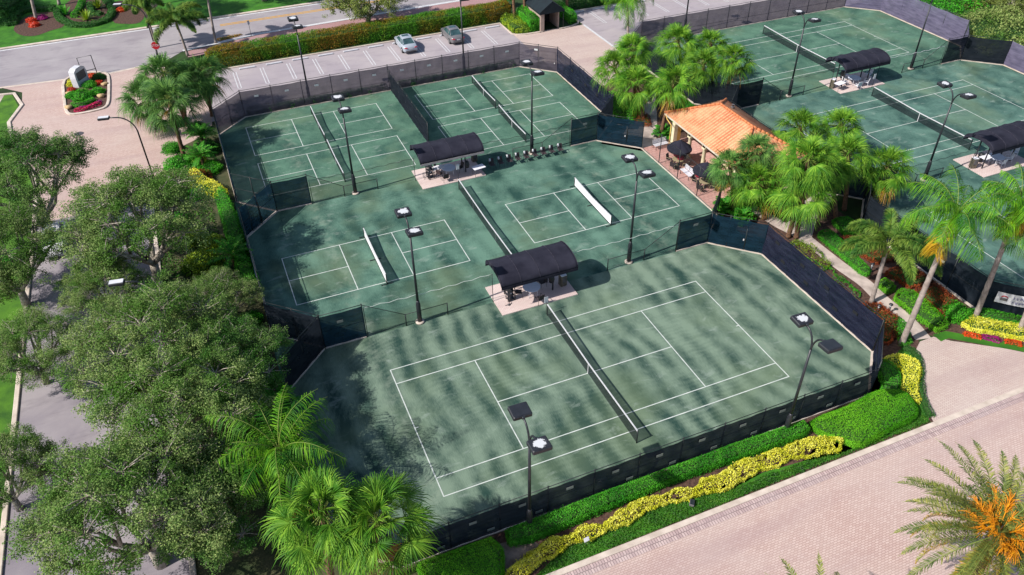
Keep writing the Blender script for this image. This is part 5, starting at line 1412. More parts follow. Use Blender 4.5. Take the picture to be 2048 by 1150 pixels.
def shrub_mesh(seed, mat, n=2600, size=.1, sq=.75):
    rg = np.random.default_rng(seed); d = rg.normal(0, 1, (n, 3)); d[:, 2] = np.abs(d[:, 2]) - .15; d /= np.linalg.norm(d, axis=1)[:, None]
    rad = 1 + .16 * wob(d[:, :2], 5, seed) + .1 * np.sin(d[:, 2] * 9 + seed); rad *= rg.uniform(.72, 1.04, n)
    c = d * rad[:, None]; c[:, 2] = (c[:, 2] + .1) * sq; V, F = leaf_quads(c, d, size, .6, rg)
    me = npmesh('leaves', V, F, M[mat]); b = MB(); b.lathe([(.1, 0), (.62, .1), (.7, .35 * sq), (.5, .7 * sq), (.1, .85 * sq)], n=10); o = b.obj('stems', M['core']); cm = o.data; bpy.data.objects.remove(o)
    return me, cm
SHR = {}
def shrub(x, y, r, mat, label, h=None, group=None, name='shrub', cat='shrub', size=.1, n=2600):
    key = (mat, random.randint(0, 1), size)
    if key not in SHR: SHR[key] = shrub_mesh(len(SHR) + 60, mat, n, size)
    me, cm = SHR[key]; t = thing(name, label, cat, (x, y, .02), random.uniform(0, 6.28), group); t.scale = (r, r, h / .8 if h else r)
    link(bpy.data.objects.new('leaves', me), t); link(bpy.data.objects.new('stems', cm), t); return t

# front verge
hedge('long dark green hedge under the front fence ending at the big clipped block', [(-9.6, -9.2), (-9.7, -9.9), (-8.6, -10.15), (0, -9.85), (9.3, -10.05), (9.8, -9.9), (9.9, -9.25), (5, -9.12), (-4, -9.12)], .95, 'hedge', 650, .07, .35, .05)
hedge('bright clipped mound of hedge beside the front fan palms at the bottom edge', [(-14.6, -9.3), (-10.5, -9.35), (-10.2, -10.2), (-10.9, -12.0), (-14.6, -12.0)], 1.05, 'hedge_mow', 750, .065, .4, .04, jit=.35)
blk = [(10.3, -10.1), (10.6, -9.35), (13.2, -9.3), (15.7, -9.0), (17.1, -9.6), (17.3, -10.5), (16.6, -11.55), (14.4, -11.75), (12.0, -12.0), (11.3, -11.4)]
hedge('big smooth bright green clipped hedge block at the front right corner', smooth_path(blk, 3, True), 1.0, 'hedge_mow', 750, .065, .75, .03, jit=.32)
cro = [(-10.6, -11.35), (-9.2, -11.0), (-8.4, -10.75), (-7.6, -10.45), (-6.6, -10.75), (-5.6, -10.55), (-4.8, -10.75), (-3.6, -10.6), (-2.6, -10.2), (-1.6, -10.2), (-.8, -10.5), (.2, -10.35), (1.2, -10.75), (1.9, -10.35), (2.6, -10.65), (3.6, -10.3), (4.8, -10.15), (6.2, -10.3), (7.6, -10.3), (9.2, -10.35), (10.4, -10.6), (11.3, -11.3), (10.7, -11.75), (9.2, -11.45), (7.4, -11.15), (5.6, -11.05), (4.4, -11.2), (3.0, -11.45), (1.8, -11.3), (.8, -11.0), (-.6, -10.9), (-2.0, -10.8), (-3.2, -11.2), (-4.6, -11.2), (-5.8, -11.15), (-7.0, -11.2), (-8.2, -11.45), (-9.6, -11.9), (-11.2, -12.0)]
hedge('winding bed of yellow croton between the green hedge and the kerb', cro, .62, 'croton', 620, .085, .28, .28, 'croton_bed', 'shrub bed', gaps=.2, wscale=2.6, clump=.4, jit=.8)
hedge('', [(-9.3, -12.1), (-7.2, -11.2), (-4, -11.0), (-.4, -10.8), (3, -11.5), (8, -11.5), (12, -12.0), (15, -11.9), (17.2, -11.2), (17.3, -12.1)], .09, 'blade', 330, .09, .1, .2, 'verge_grass_blades', kind='stuff', jit=1.2)
hedge('curved yellow shrub band around the corner of the plaza', smooth_path([(18.2, -7.0), (18.9, -6.8), (19.9, -7.2), (20.2, -8.2), (19.2, -9.2), (18.2, -10.0), (17.8, -10.6), (17.2, -10.2), (17.8, -9.2), (18.7, -8.2), (18.7, -7.6)], 3, True), .62, 'croton', 420, .08, .25, .14, 'croton_bed', 'shrub bed', clump=.3)
hedge('dark green curved hedge between the fence corner and the yellow band', smooth_path([(17.6, -7.0), (18.4, -7.2), (18.4, -8.2), (17.6, -9.2), (16.8, -9.6), (16.2, -9.1), (17.0, -8.2)], 3, True), .75, 'hedge', 330, .075, .25, .06)
hedge('low dark grass edge hugging the plaza side of the yellow band', ribbon(smooth_path([(20.6, -6.3), (20.9, -7.2), (20.1, -8.4), (18.9, -9.6), (18.1, -10.7), (17.6, -11.8)], 4), .5), .35, 'hedge_dark', 330, .07, .15, .1)
# right beds
hedge('wide clipped green hedge beside the garden path and leaning grey trunk', [(23.7, -2.2), (24.6, -1.7), (25.3, -2.4), (25.3, -4.2), (24.9, -6.0), (23.8, -6.1), (23.6, -4.4)], .85, 'hedge_mow', 360, .075, .35, .05)
hedge('small clipped green hedge between the path and the foxtail palm', [(23.7, -.4), (24.6, -.2), (24.7, -1.3), (23.9, -1.5)], .75, 'hedge_mow', 360, .075, .3, .05)
hedge('clipped hedge curving along the path below the twin trunked fan palm', smooth_path([(23.9, 5.9), (24.3, 6.6), (25.2, 6.2), (25.0, 4.6), (24.7, 3.0), (24.4, 1.0), (23.7, 1.0), (23.8, 3.2)], 3, True), .7, 'hedge', 330, .08, .3, .06)
hedge('green hedge in the shade below the dark gate at the right', [(26.0, 5.6), (27.8, 5.4), (27.8, 7.4), (26.4, 7.6)], .7, 'hedge', 300, .08, .3, .06)
hedge('round dark red croton bed between the path hedge and the fence', [(25.3, 5.4), (26.4, 4.9), (27.4, 3.6), (27.4, 1.4), (25.6, 1.8), (25.2, 3.6)], .7, 'croton_red', 300, .09, .3, .25, 'croton_bed', 'shrub bed', clump=.4, jit=1)
hedge('dark red croton bed under the foxtail palm fronds', [(25.3, .4), (27.6, .6), (27.6, -2.0), (25.6, -1.6)], .7, 'croton_red', 300, .09, .3, .25, 'croton_bed', 'shrub bed', clump=.4, jit=1)
hedge('bright red and orange croton bed right of the wide clipped hedge', [(25.6, -2.2), (27.4, -2.2), (27.4, -4.6), (25.6, -4.8)], .75, 'croton_red', 320, .09, .3, .25, 'croton_bed', 'shrub bed', clump=.4, jit=1)
hedge('red croton strip between the tall windscreen wall and the path', [(19.1, -5.4), (20.2, -5.8), (22.2, -4.2), (22.3, -2.4), (21.2, -1.8), (19.2, -3.4)], .65, 'croton_red', 320, .09, .3, .3, 'croton_bed', 'shrub bed', clump=.5, jit=1)
hedge('green strip hedge between the red croton and the garden path', [(20.6, -6.2), (21.4, -6.3), (22.5, -4.6), (22.4, -3.6), (21.6, -4.4)], .55, 'hedge', 320, .075, .25, .08)
hedge('loose green shrubs along the tall windscreen wall by the path', [(19.0, -1.5), (21.9, -.8), (22.0, 2.4), (21.0, 4.4), (19.0, 5.4)], .5, 'hedge', 150, .1, .3, .5, 'shrub_bed', 'shrub bed', gaps=.4, clump=.6, jit=1)
hedge('green and white shrubs at the path by the fence gate', [(21.2, 2.6), (22.4, 2.9), (22.5, 5.6), (21.6, 6.6), (20.4, 6.0)], .6, 'lime', 220, .09, .3, .4, 'shrub_bed', 'shrub bed', gaps=.35, clump=.6, jit=1)
t = shrub(26.4, -5.3, .95, 'hedge', 'round bright green shrub beside the red croton at the dark fence', 1.1)
hedge('long yellow croton block at the right edge below the banner', [(26.0, -6.2), (27.0, -5.95), (28.4, -7.4), (30.2, -8.6), (33, -9.6), (33, -11.4), (30.2, -10.3), (28.2, -8.7), (26.2, -7.0)], .7, 'croton', 420, .085, .3, .12, 'croton_bed', 'shrub bed', clump=.3)
hedge('bright green hedge between the banner fence and the yellow croton block', [(27.3, -5.5), (28.4, -5.9), (31.2, -8.95), (35, -9.3), (35, -9.9), (30.8, -8.9), (28.4, -7.1), (27.2, -6.2)], .85, 'hedge', 340, .08, .3, .08)
for i, (x, y, mm, l) in enumerate(((25.85, -7.3, 'fl_orange', 'orange flowers at the left end of the strip below the yellow croton'), (26.75, -8.0, 'fl_purple', 'purple flowers left of the second orange patch by the plaza'), (27.75, -8.95, 'fl_orange', 'second orange flower patch beside the plaza'), (28.75, -9.75, 'fl_purple', 'purple flowers nearest the right edge of the picture'))):
    hedge(l, ribbon([(x - .38, y + .32), (x, y), (x + .38, y - .36)], .42), .25, mm, 700, .075, .12, .2, 'flower_patch', 'flowers', 'flower strip by the plaza')
# pavilion surroundings
hedge('square green hedge at the near corner of the pavilion patio', [(20.2, 12.0), (21.9, 12.3), (22.0, 13.6), (20.4, 13.8)], 1.5, 'hedge', 320, .08, .3, .06)
hedge('green hedge along the far wall of the rear mini court by the apron', ribbon([(19.5, 43.0), (19.6, 36.0)], 1.1), 1.3, 'hedge', 260, .1, .3, .15)
hedge('green shrubs under the upper fan palm cluster', [(19.4, 35.5), (21.4, 36), (21.8, 31.5), (20.2, 29.6), (19.2, 31.4)], 1.0, 'hedge', 220, .1, .3, .2, 'shrub_bed', 'shrub bed')
hedge('dark red croton ring around the fan palm trunks by the gate', [(20.6, 31.0), (21.8, 32.0), (22.3, 30.2), (21.6, 28.4), (20.6, 29.0)], .6, 'croton_red', 240, .09, .2, .2, 'croton_bed', 'shrub bed', clump=.4)
hedge('green hedge between the curved path and the orange roof', [(23.6, 27.0), (27.5, 27.0), (27.6, 35), (26.2, 33.5), (24.6, 30.4)], .8, 'hedge', 200, .1, .3, .12)
for i, (u, v, l) in enumerate(((1327, 258, 'spiky green shrub at the foot of the dark trunk by the patio'), (1487, 425, 'glossy green shrub by the path behind the corner gate'), (1450, 405, 'leafy shrub between the patio hedge and the path'))):
    p = at(u, v, .8); pin_palm(l, (p.x, p.y), (p.x, p.y, .35), 80 + i, (.08, .06), 'trunk_sabal', 'cycad', dict(CYC, L=1.15, nl=16, lw=.12, ll=.42), 'spiky shrubs', name='spiky_shrub', cat='shrub')
# long hedge by the car park, and the low one behind the purple fence
hedge('long clipped hedge with red tips between the street and the car park', [(-17.4, 61.9), (18.2, 61.9), (20.6, 62.4), (20.6, 64.3), (18.2, 64.2), (-16.4, 64.0), (-17.6, 63.2)], 2.0, 'hedge_red', 200, .13, .35, .06)
hedge('dark clipped hedge at the back of the far car park', [(28.6, 61.8), (70, 61.8), (70, 63.6), (28.6, 63.6)], 1.9, 'hedge_dark', 90, .17, .35, .06)
hedge('low dark hedge behind the left half of the purple fence', [(-15.2, 47.62), (-.2, 47.62), (-.2, 48.2), (-15.2, 48.2)], .75, 'hedge_dark', 200, .1, .2, .2)
hedge('low dark hedge behind the right half of the purple fence', [(.4, 47.62), (15.0, 47.62), (15.0, 48.2), (.4, 48.2)], .75, 'hedge_dark', 200, .1, .2, .2)
hedge('round hedge left of the awning entrance', [(20.8, 56.6), (22.1, 56.7), (22.2, 61.2), (20.9, 61.2)], 2.1, 'hedge', 220, .12, .5, .1)
hedge('loose yellow green shrubs left of the awning under two bare trunks', [(18.8, 57.0), (20.7, 56.6), (20.8, 61.0), (18.8, 61.4)], 1.1, 'lime', 200, .12, .35, .3, 'shrub_bed', 'shrub bed', clump=.4)
hedge('green hedge behind the awning entrance', [(26.6, 57.2), (27.7, 57.4), (27.8, 61.4), (26.6, 63)], 1.5, 'hedge', 220, .12, .5, .12)
for i, (x, y0, y1, h, mm, l) in enumerate(((66.0, 44, 60, 2.6, 'hedge_dark', 'dark green shrub mass behind the lavender wall'), (66.0, 35, 44, 2.7, 'hedge', 'bright green shrub mass at the corner of the lavender wall'), (66.2, 27, 35, 3.0, 'lime_mass', 'pale olive shrub mass in the notch behind the far right fence'), (66.0, 15, 27, 2.9, 'lime_mass', 'pale leafy shrub mass at the right edge behind the pale wall'))):
    hedge(l, [(x, y0), (x + 4, y0 + .3), (x + 8, y0), (x + 8.2, y1), (x + 4, y1 - .3), (x, y1)], h, mm, 60, .24, 1.2, .3, 'shrub_mass', 'shrubs', 'shrub masses beyond the right fence', clump=.35, wscale=1.3, jit=.9)
# left strip between lane and courts
hedge('bright green hedge strip along the left court fence under the oaks', smooth_path([xy(*p, 1.1) for p in ((432, 384), (450, 380), (476, 440), (492, 500), (512, 556), (486, 560), (462, 500), (446, 440))], 3, True), 1.3, 'hedge', 260, .1, .3, .25, clump=.3)
hedge('yellow shrub below the bright cycad at the left fence', [xy(*p, .9) for p in ((374, 342), (392, 334), (412, 350), (446, 366), (448, 384), (414, 378), (382, 368))], .95, 'croton', 240, .1, .4, .3, 'croton_bed', 'shrub bed', clump=.4)
WS = [(-22.6, 39.2, 1.5, 'hedge', 'round green shrub between the leaning palm trunk and the pink drive'), (-21.2, 36.2, 1.2, 'croton_red', 'reddish croton at the foot of the leaning palm trunk'), (-19.9, 41.5, 1.3, 'hedge_dark', 'dark shrub beside the fence below the left fan palms'), (-23.4, 35.8, 1.1, 'lime', 'lime green shrub at the edge of the pink drive'),
      (-24.2, 34.0, 1.0, 'croton_red', 'orange tinted croton beside the street lamp foot'), (-22.5, 26.5, 1.2, 'lime', 'lime shrub under the spreading oak'), (-22.2, 22.5, 1.5, 'lime', 'yellow green shrub left of the bright hedge strip'), (-21.8, 19.3, 1.2, 'hedge', 'green shrub at the lower end of the bright hedge strip'),
      (-20.4, 10.2, 1.3, 'hedge', 'green shrub against the front court fence under the oaks'), (-20.6, 5.2, 1.2, 'hedge', 'bright green shrub low at the front court fence'), (-21.0, 13.5, 1.4, 'lime', 'pale lime shrub near the ferny palm'), (-21.4, -8.6, 1.0, 'lime', 'lime shrub under the front fan palms'), (-16.0, -10.6, .9, 'croton_red', 'orange croton at the foot of the right front fan palm'), (-18.5, -10.4, 1.0, 'hedge', 'green shrub between the two front fan palm trunks'),
      (-36.6, 28.5, 1.3, 'hedge', 'green shrub beside the white car'), (-37.0, 18.0, 1.2, 'hedge', 'green shrub on the left lawn below the kerb end'), (-23.0, 43.2, 1.0, 'hedge', 'green shrub below the leftmost fan palm'), (-20.4, 46.6, 1.0, 'hedge_dark', 'dark shrub under the right fan palm of the left cluster'), (-22.0, 48.8, .9, 'hedge', 'green shrub among the trunks of the left cluster')]
WS += [(-23.8, 29.6, 1.2, 'hedge', 'green shrub left of the yellow croton by the bright cycad'), (-21.0, 25.0, 1.0, 'lime', 'lime shrub right beside the bright hedge strip'), (-23.4, 16.0, 1.3, 'hedge', 'green shrub between the lane and the ferny palm'), (-19.7, 14.2, .9, 'hedge', 'bright green shrub where the hedge strip meets the fence'),
       (-19.8, 7.8, 1.0, 'hedge', 'small green shrub tight against the front court fence'), (-20.0, 1.8, 1.2, 'hedge', 'green shrub behind the bright feather palm'), (-21.6, 33.4, 1.0, 'hedge', 'green shrub under the bright cycad'), (-20.0, 37.6, 1.1, 'hedge', 'green shrub at the fence above the dark cycad'), (-20.8, 39.2, .9, 'lime', 'lime shrub between the two cycads and the fence')]
for x, y, r, mm, l in WS: shrub(x, y, r, mm, l)
hedge('mixed low planting at the edge of the pink drive', [(-24.6, 36.4), (-22.0, 40.4), (-20.4, 40), (-20.6, 35.5), (-22.5, 33.2), (-24.8, 33.4)], .6, 'hedge', 130, .12, .4, .5, 'shrub_bed', 'shrub bed', gaps=.2, clump=.6, jit=1)
hedge('', [(-25.2, 3), (-20.5, 3), (-20.6, 31), (-25.2, 31)], .16, 'blade', 60, .16, .2, .4, 'undergrowth', kind='stuff', gaps=.3, jit=1.2)
# entry island
isl = smooth_path([(-33.1, 65.4), (-33.0, 60), (-32.7, 56.6), (-31.9, 55.6), (-29.6, 55.7), (-28.7, 56.6), (-28.5, 60), (-28.5, 64.6), (-29.2, 66.0), (-31, 66.6)], 3, True)
sheet('island_bed', isl, .05, M['dirt']); kerb(isl, M['concrete'], .3, .16, True)
IS = [(-31.2, 59.6, 1.15, 'hedge', 'largest round green shrub on the entry island'), (-29.6, 60.2, .8, 'hedge', 'green shrub on the right side of the entry island'), (-32.2, 60.4, .7, 'hedge', 'green shrub at the left kerb of the entry island'), (-29.5, 64.4, .75, 'hedge_dark', 'dark shrub at the back right of the entry island'), (-30.4, 62.6, .8, 'hedge', 'green shrub in front of the white monolith'), (-32.2, 63.9, .7, 'croton', 'yellow shrub left of the white monolith'), (-32.3, 62.0, .5, 'fl_red', 'red flowers left of the white monolith'), (-29.6, 62.9, .5, 'fl_red', 'red flowers right of the white monolith'), (-30.2, 65.3, .5, 'fl_orange', 'orange flowers behind the white monolith')]
for x, y, r, mm, l in IS: shrub(x, y, r, mm, l, None, None, 'flower_patch' if 'fl' in mm else 'shrub', 'flowers' if 'fl' in mm else 'shrub', .14 if 'fl' not in mm else .2, 1500)
hedge('low green hedge across the front of the entry island', ribbon(smooth_path([(-32.2, 57.9), (-31.2, 57.5), (-29.9, 58.3)], 4), .6), .5, 'hedge', 260, .1, .2, .1)
hedge('pink and purple flower row at the front tip of the entry island', ribbon(smooth_path([(-31.9, 56.5), (-30.8, 56.4), (-29.5, 57.3)], 4), .55), .3, 'fl_pink', 300, .12, .15, .2, 'flower_patch', 'flowers')
hedge('purple flowers mixed into the front row of the entry island', ribbon(smooth_path([(-31.5, 56.8), (-30.6, 56.75), (-29.3, 57.7)], 4), .3), .3, 'fl_purple', 200, .12, .1, .2, 'flower_patch', 'flowers')
# across the street
bedz = .03
for poly in ([xy(*p) for p in ((28, 55), (60, 30), (110, 25), (130, 50), (100, 62), (70, 72), (40, 70))], [xy(*p) for p in ((118, 40), (125, 15), (160, -10), (205, -5), (225, 20), (215, 40), (180, 52), (145, 52))], [xy(*p) for p in ((225, 42), (228, 5), (270, 5), (290, 25), (280, 45), (250, 48))]):
    sheet('flower_bed', smooth_path(poly, 3, True), bedz, M['dirt'])
hedge('dark low hedge curling round the spiky agaves across the street', ribbon(smooth_path([xy(*p) for p in ((116, 22), (120, 38), (145, 52), (180, 53), (215, 42), (226, 22), (212, 2))], 5), .9), .6, 'hedge_dark', 120, .15, .2, .1)
hedge('dark hedge arc behind the red flower ring across the street', ribbon(smooth_path([xy(*p) for p in ((12, 45), (25, 50), (35, 32), (60, 22), (110, 20))], 5), 1.3), .7, 'hedge_dark', 110, .15, .25, .15)
hedge('short dark hedge between the agaves across the street', ribbon([xy(148, 36), xy(160, 20), xy(166, 5)], .8), .6, 'hedge', 120, .15, .25, .1)
hedge('bent dark hedge right of the agaves across the street', ribbon([xy(182, 10), xy(184, 30), xy(205, 31)], .8), .6, 'hedge_dark', 120, .15, .25, .1)
for u, v, mm, l in ((64, 43, 'fl_red', 'red flowers left of the white palm trunk across the street'), (85, 38, 'fl_purple', 'purple flowers right of the white palm trunk across the street'), (70, 52, 'fl_red', 'red and orange flowers below the white palm trunk'), (243, 22, 'fl_orange', 'orange flowers around the second white palm trunk')):
    p = xy(u, v); shrub(p[0], p[1], .7, mm, l, .5, None, 'flower_patch', 'flowers', .2, 1200)
for i, (u, v, l) in enumerate(((131, 30, 'blue green spiky agave nearest the red flower ring'), (174, 40, 'spiky agave at the front of the hedge ring'), (198, 17, 'yellow green spiky agave at the right of the hedge ring'))):
    p = xy(u, v); t = thing('agave', l, 'plant', (p[0], p[1], .03), i, 'agaves across the street'); r_ = random.Random(i); V = []; F = []
    for k in range(30):
        q = k * 2.4; el = 1.35 - 1.2 * k / 30; d = Vector((math.cos(q) * math.cos(el), math.sin(q) * math.cos(el), math.sin(el))); s = Vector((-math.sin(q), math.cos(q), 0)) * .1; n0 = len(V)
        V += [d * .1 - s, d * .1 + s, d * 1.0 + s, d * 1.0 - s, d * 1.55 + s * .1 + Vector((0, 0, -.15)), d * 1.55 - s * .1 + Vector((0, 0, -.15))]; F += [(n0, n0 + 1, n0 + 2, n0 + 3), (n0 + 3, n0 + 2, n0 + 4, n0 + 5)]
    link(bpy.data.objects.new('leaves', npmesh('leaves', [tuple(p_) for p_ in V], F, M['lime' if i else 'cycad'])), t)
    b = MB(); b.lathe([(.18, 0), (.14, .2)], n=8); b.obj('stem', M['stalk'], t)
hedge('dark purple shrubs filling the top left corner', [xy(*p) for p in ((-20, 30), (20, 38), (55, 15), (50, -30), (-30, -30))], 1.6, 'hedge_dark', 60, .22, .5, .3, 'shrub_bed', 'shrub bed', clump=.4)

# ================================================================== VEHICLES AND SMALL THINGS
def car(x, y, rz, paint, label, group=None):
    """a four door saloon, nose towards +y"""
    t = thing('car', label, 'car', (x, y, .03), rz, group)
    # stations: y, half width at sill, half width at shoulder, shoulder height, bottom
    st = [(-2.38, .62, .66, .74, .42), (-2.3, .80, .80, .92, .30), (-1.7, .88, .88, 1.0, .22), (-1.0, .91, .90, .98, .20), (0, .92, .90, .96, .20), (.9, .91, .89, .93, .20), (1.5, .90, .87, .86, .22), (2.05, .84, .80, .74, .26), (2.36, .66, .6, .58, .34)]
    b = MB(); V = []; F = []
    for y_, w0, w1, h, z0 in st:
        V += [(-w0 * .96, y_, z0), (-w0, y_, z0 + .16), (-w1 * 1.0, y_, (z0 + h) / 2 + .08), (-w1 * .95, y_, h - .05), (-w1 * .82, y_, h), (0, y_, h + .025), (w1 * .82, y_, h), (w1 * .95, y_, h - .05), (w1, y_, (z0 + h) / 2 + .08), (w0, y_, z0 + .16), (w0 * .96, y_, z0)]
    k = 11
    for i in range(len(st) - 1):
        for j in range(k): F.append((i * k + j, (i + 1) * k + j, (i + 1) * k + (j + 1) % k, i * k + (j + 1) % k))
    F += [tuple(range(k)), tuple(range((len(st) - 1) * k + k - 1, (len(st) - 1) * k - 1, -1))]
    b.add(V, F, True); body = b.obj('body', paint, t)
    # cabin: lower ring at the shoulder, upper ring at the roof
    lo = [(-1.72, .74), (-1.0, .80), (.3, .80), (1.25, .74)]; hi = [(-1.0, .56), (-.5, .62), (.1, .62), (.42, .56)]
    z0, z1 = .97, 1.43
    def P(i, top, s): y_, w_ = (hi if top else lo)[i]; return (s * w_, y_, z1 if top else z0 - (.02 if i == 0 else .06 if i == 3 else .02))
    g = MB()
    for s in (-1, 1):
        for i in range(3): g.add([P(i, 0, s), P(i + 1, 0, s), P(i + 1, 1, s), P(i, 1, s)], [(0, 1, 2, 3) if s > 0 else (3, 2, 1, 0)])
    g.add([P(0, 0, -1), P(0, 0, 1), P(0, 1, 1), P(0, 1, -1)], [(0, 1, 2, 3)]); g.add([P(3, 0, 1), P(3, 0, -1), P(3, 1, -1), P(3, 1, 1)], [(0, 1, 2, 3)])
    g.obj('windows', M['carglass'], t)
    r = MB(); Vr = []
    for i in range(4):
        y_, w_ = hi[i]; Vr += [(-w_ - .015, y_, z1 - .03), (-w_ * .8, y_, z1 + .04), (0, y_, z1 + .06), (w_ * .8, y_, z1 + .04), (w_ + .015, y_, z1 - .03)]
    r.add(Vr, [(i * 5 + j, i * 5 + j + 1, (i + 1) * 5 + j + 1, (i + 1) * 5 + j) for i in range(3) for j in range(4)], True)
    for s in (-1, 1):
        for i in (0, 1, 3): r.tube([P(i, 0, s), P(i, 1, s)], [.045, .04], 5)
        r.tube([P(i, 1, s) for i in range(4)], .035, 5)
    r.obj('roof', paint, t)
    b = MB(); b.box((0, -.02, z1 + .065), (.8, .5, .012), bev=.004); b.obj('sunroof', M['carglass'], t)
    for sx in (-1, 1):
        for wy in (-1.42, 1.42):
            b = MB(); b.tube([(sx * .70, wy, .33), (sx * .93, wy, .33)], .33, 20); wh = b.obj('wheel', M['rubber'], t)
            b = MB(); b.tube([(sx * .92, wy, .33), (sx * .945, wy, .33)], .21, 14); b.obj('rim', M['rim'], wh)
        b = MB(); b.box((sx * .62, -2.33, .8), (.38, .08, .15), bev=.02, mtx=Matrix.Rotation(sx * .28, 3, 'Z')); b.obj('tail_light', M['taillight'], t)
        b = MB(); b.box((sx * .6, 2.2, .64), (.36, .14, .12), bev=.03, mtx=Matrix.Rotation(-sx * .4, 3, 'Z')); b.obj('headlight', M['glass'], t)
        b = MB(); b.box((sx * .99, .95, .99), (.18, .1, .12), bev=.03); b.obj('mirror', paint, t)
        for hy in (-.75, .25): b = MB(); b.box((sx * .915, hy, .82), (.03, .16, .03)); b.obj('door_handle', M['rim'], t)
    b = MB(); b.box((0, -2.375, .7), (.42, .03, .13)); b.obj('number_plate', M['white'], t)
    b = MB(); b.box((0, -2.34, .42), (1.3, .1, .16), bev=.03); b.obj('bumper', M['grey'], t)
    return t
car(5.15, 58.6, .0, M['silver'], 'silver blue saloon car parked nose in at the long hedge')
car(11.25, 58.9, .0, M['grey_car'], 'dark grey saloon car parked beside the light pole')
car(-32.9, 30.4, PI, M['white_car'], 'white car on the lane half hidden under the oaks')

def text_mesh(s, size, mat, parent, loc, rot, align='CENTER', name='lettering', ext=.004):
    cu = bpy.data.curves.new(name, 'FONT'); cu.body = s; cu.size = size; cu.align_x = align; cu.align_y = 'CENTER'; cu.extrude = ext
    o = bpy.data.objects.new(name, cu); COL.objects.link(o)
    me = bpy.data.meshes.new_from_object(o.evaluated_get(bpy.context.evaluated_depsgraph_get())); bpy.data.objects.remove(o)
    me.name = name; me.materials.clear(); me.materials.append(mat)
    k = link(bpy.data.objects.new(name, me), parent); k.location = loc; k.rotation_euler = rot; return k
# stop sign facing the lane
p = at(311, 91, 2.3); t = thing('stop_sign', 'red octagonal stop sign at the exit onto the street', 'sign', (p.x, p.y, .02), math.radians(-12))
b = MB(); b.tube([(0, 0, 0), (0, 0, 2.7)], .035, 8); b.obj('post', M['grey'], t)
def octo(r, y0, y1):
    V = [(r * math.cos(PI / 8 + k * PI / 4), yy, 2.3 + r * math.sin(PI / 8 + k * PI / 4)) for yy in (y0, y1) for k in range(8)]
    return V, [tuple(range(8)), tuple(range(15, 7, -1))] + [(k, 8 + k, 8 + (k + 1) % 8, (k + 1) % 8) for k in range(8)]
b = MB(); b.add(*octo(.52, -.06, -.04)); b.obj('border', M['white'], t)
b = MB(); b.add(*octo(.48, -.072, -.058)); b.obj('face', M['sign_red'], t)
text_mesh('STOP', .36, M['white'], t, (0, -.078, 2.3), (PI / 2, 0, 0))
# white marker by the street
p = xy(503, 73); t = thing('marker_post', 'small white sign on a thin post at the kerb of the street', 'sign', (p[0], p[1], .02), .3)
b = MB(); b.tube([(0, 0, 0), (0, 0, 1.5)], .03, 6); b.obj('post', M['grey'], t)
b = MB(); b.box((0, 0, 1.75), (.28, .03, .5), bev=.01); b.obj('panel', M['white'], t)
# mound of bark by the street
t = hedge('brown heap of bark by the foxtail palm at the street', [(-15.6, 70.4), (-13.2, 70.9), (-12.6, 71.3), (-14.6, 71.1), (-15.8, 70.8)], .3, 'dead', 160, .12, .3, .2, 'bark_heap', 'heap')
# entry monolith and its black frame
p = at(164, 172, 1.0); t = thing('monolith', 'white upright monolith sign on the entry island', 'sign', (-31.3, 63.6, .05), 1.0)
b = MB(); V = []
for s in (-.35, .35): V += [(-1.0, s, 0), (1.0, s, 0), (1.05, s, 1.2), (.9, s, 1.75), (.4, s, 2.0), (-.5, s, 2.0), (-.95, s, 1.75), (-1.05, s, 1.0)]
b.add(V, [tuple(range(8)), tuple(range(15, 7, -1))] + [(k, 8 + k, 8 + (k + 1) % 8, (k + 1) % 8) for k in range(8)]); b.obj('slab', M['white'], t)
b = MB(); b.box((0, -.36, 1.1), (1.5, .02, .9)); b.obj('plaque', M['grey'], t)
t = thing('bar_frame', 'black rectangular pipe frame behind the white monolith', 'frame', (-30.4, 65.8, .05), .2)
b = MB(); b.tube([(-.75, 0, 0), (-.75, 0, 2.2), (.75, 0, 2.2), (.75, 0, 0)], .05, 8); b.obj('pipe', M['black'], t)
b = MB(); b.tube([(-.75, 0, .6), (.75, 0, .6)], .04, 6); b.obj('crossbar', M['black'], t)
def boulder(x, y, r, label, seed):
    bm = bmesh.new(); bmesh.ops.create_icosphere(bm, subdivisions=3, radius=r); rr = random.Random(seed); ph = rr.uniform(0, 9)
    for v in bm.verts: v.co *= 1 + .16 * math.sin(v.co.x * 5 / r * .6 + ph) * math.cos(v.co.y * 4 / r * .6 + ph) + .07 * math.sin(v.co.z * 9 / r * .5); v.co.z = v.co.z * .65 + r * .3
    me = bpy.data.meshes.new('boulder'); bm.to_mesh(me); bm.free(); me.materials.append(M['stone']); o = link(bpy.data.objects.new('boulder', me)); o.location = (x, y, .05); tag(o, label, 'boulder', 'boulders on the entry island')
for i, (x, y, r, l) in enumerate(((-32.5, 57.4, .4, 'pale boulder at the left end of the low island hedge'), (-29.3, 59.0, .4, 'pale boulder at the right end of the low island hedge'), (-28.9, 62.2, .35, 'pale boulder by the red flowers at the right kerb'), (-32.6, 61.4, .3, 'pale boulder below the red flowers at the left kerb'))): boulder(x, y, r, l, i)
p = xy(158, 268); t = thing('manhole_cover', 'round dark manhole cover in the pink entry drive', 'manhole cover', (p[0], p[1], .024))
b = MB(); b.lathe([(.46, 0), (.46, .012), (.42, .014)], n=24); b.obj('rim', M['grey'], t)
b = MB(); b.lathe([(.4, 0), (.4, .018)], n=24); b.obj('lid', M['iron'], t)
p = xy(172, 60) ; 
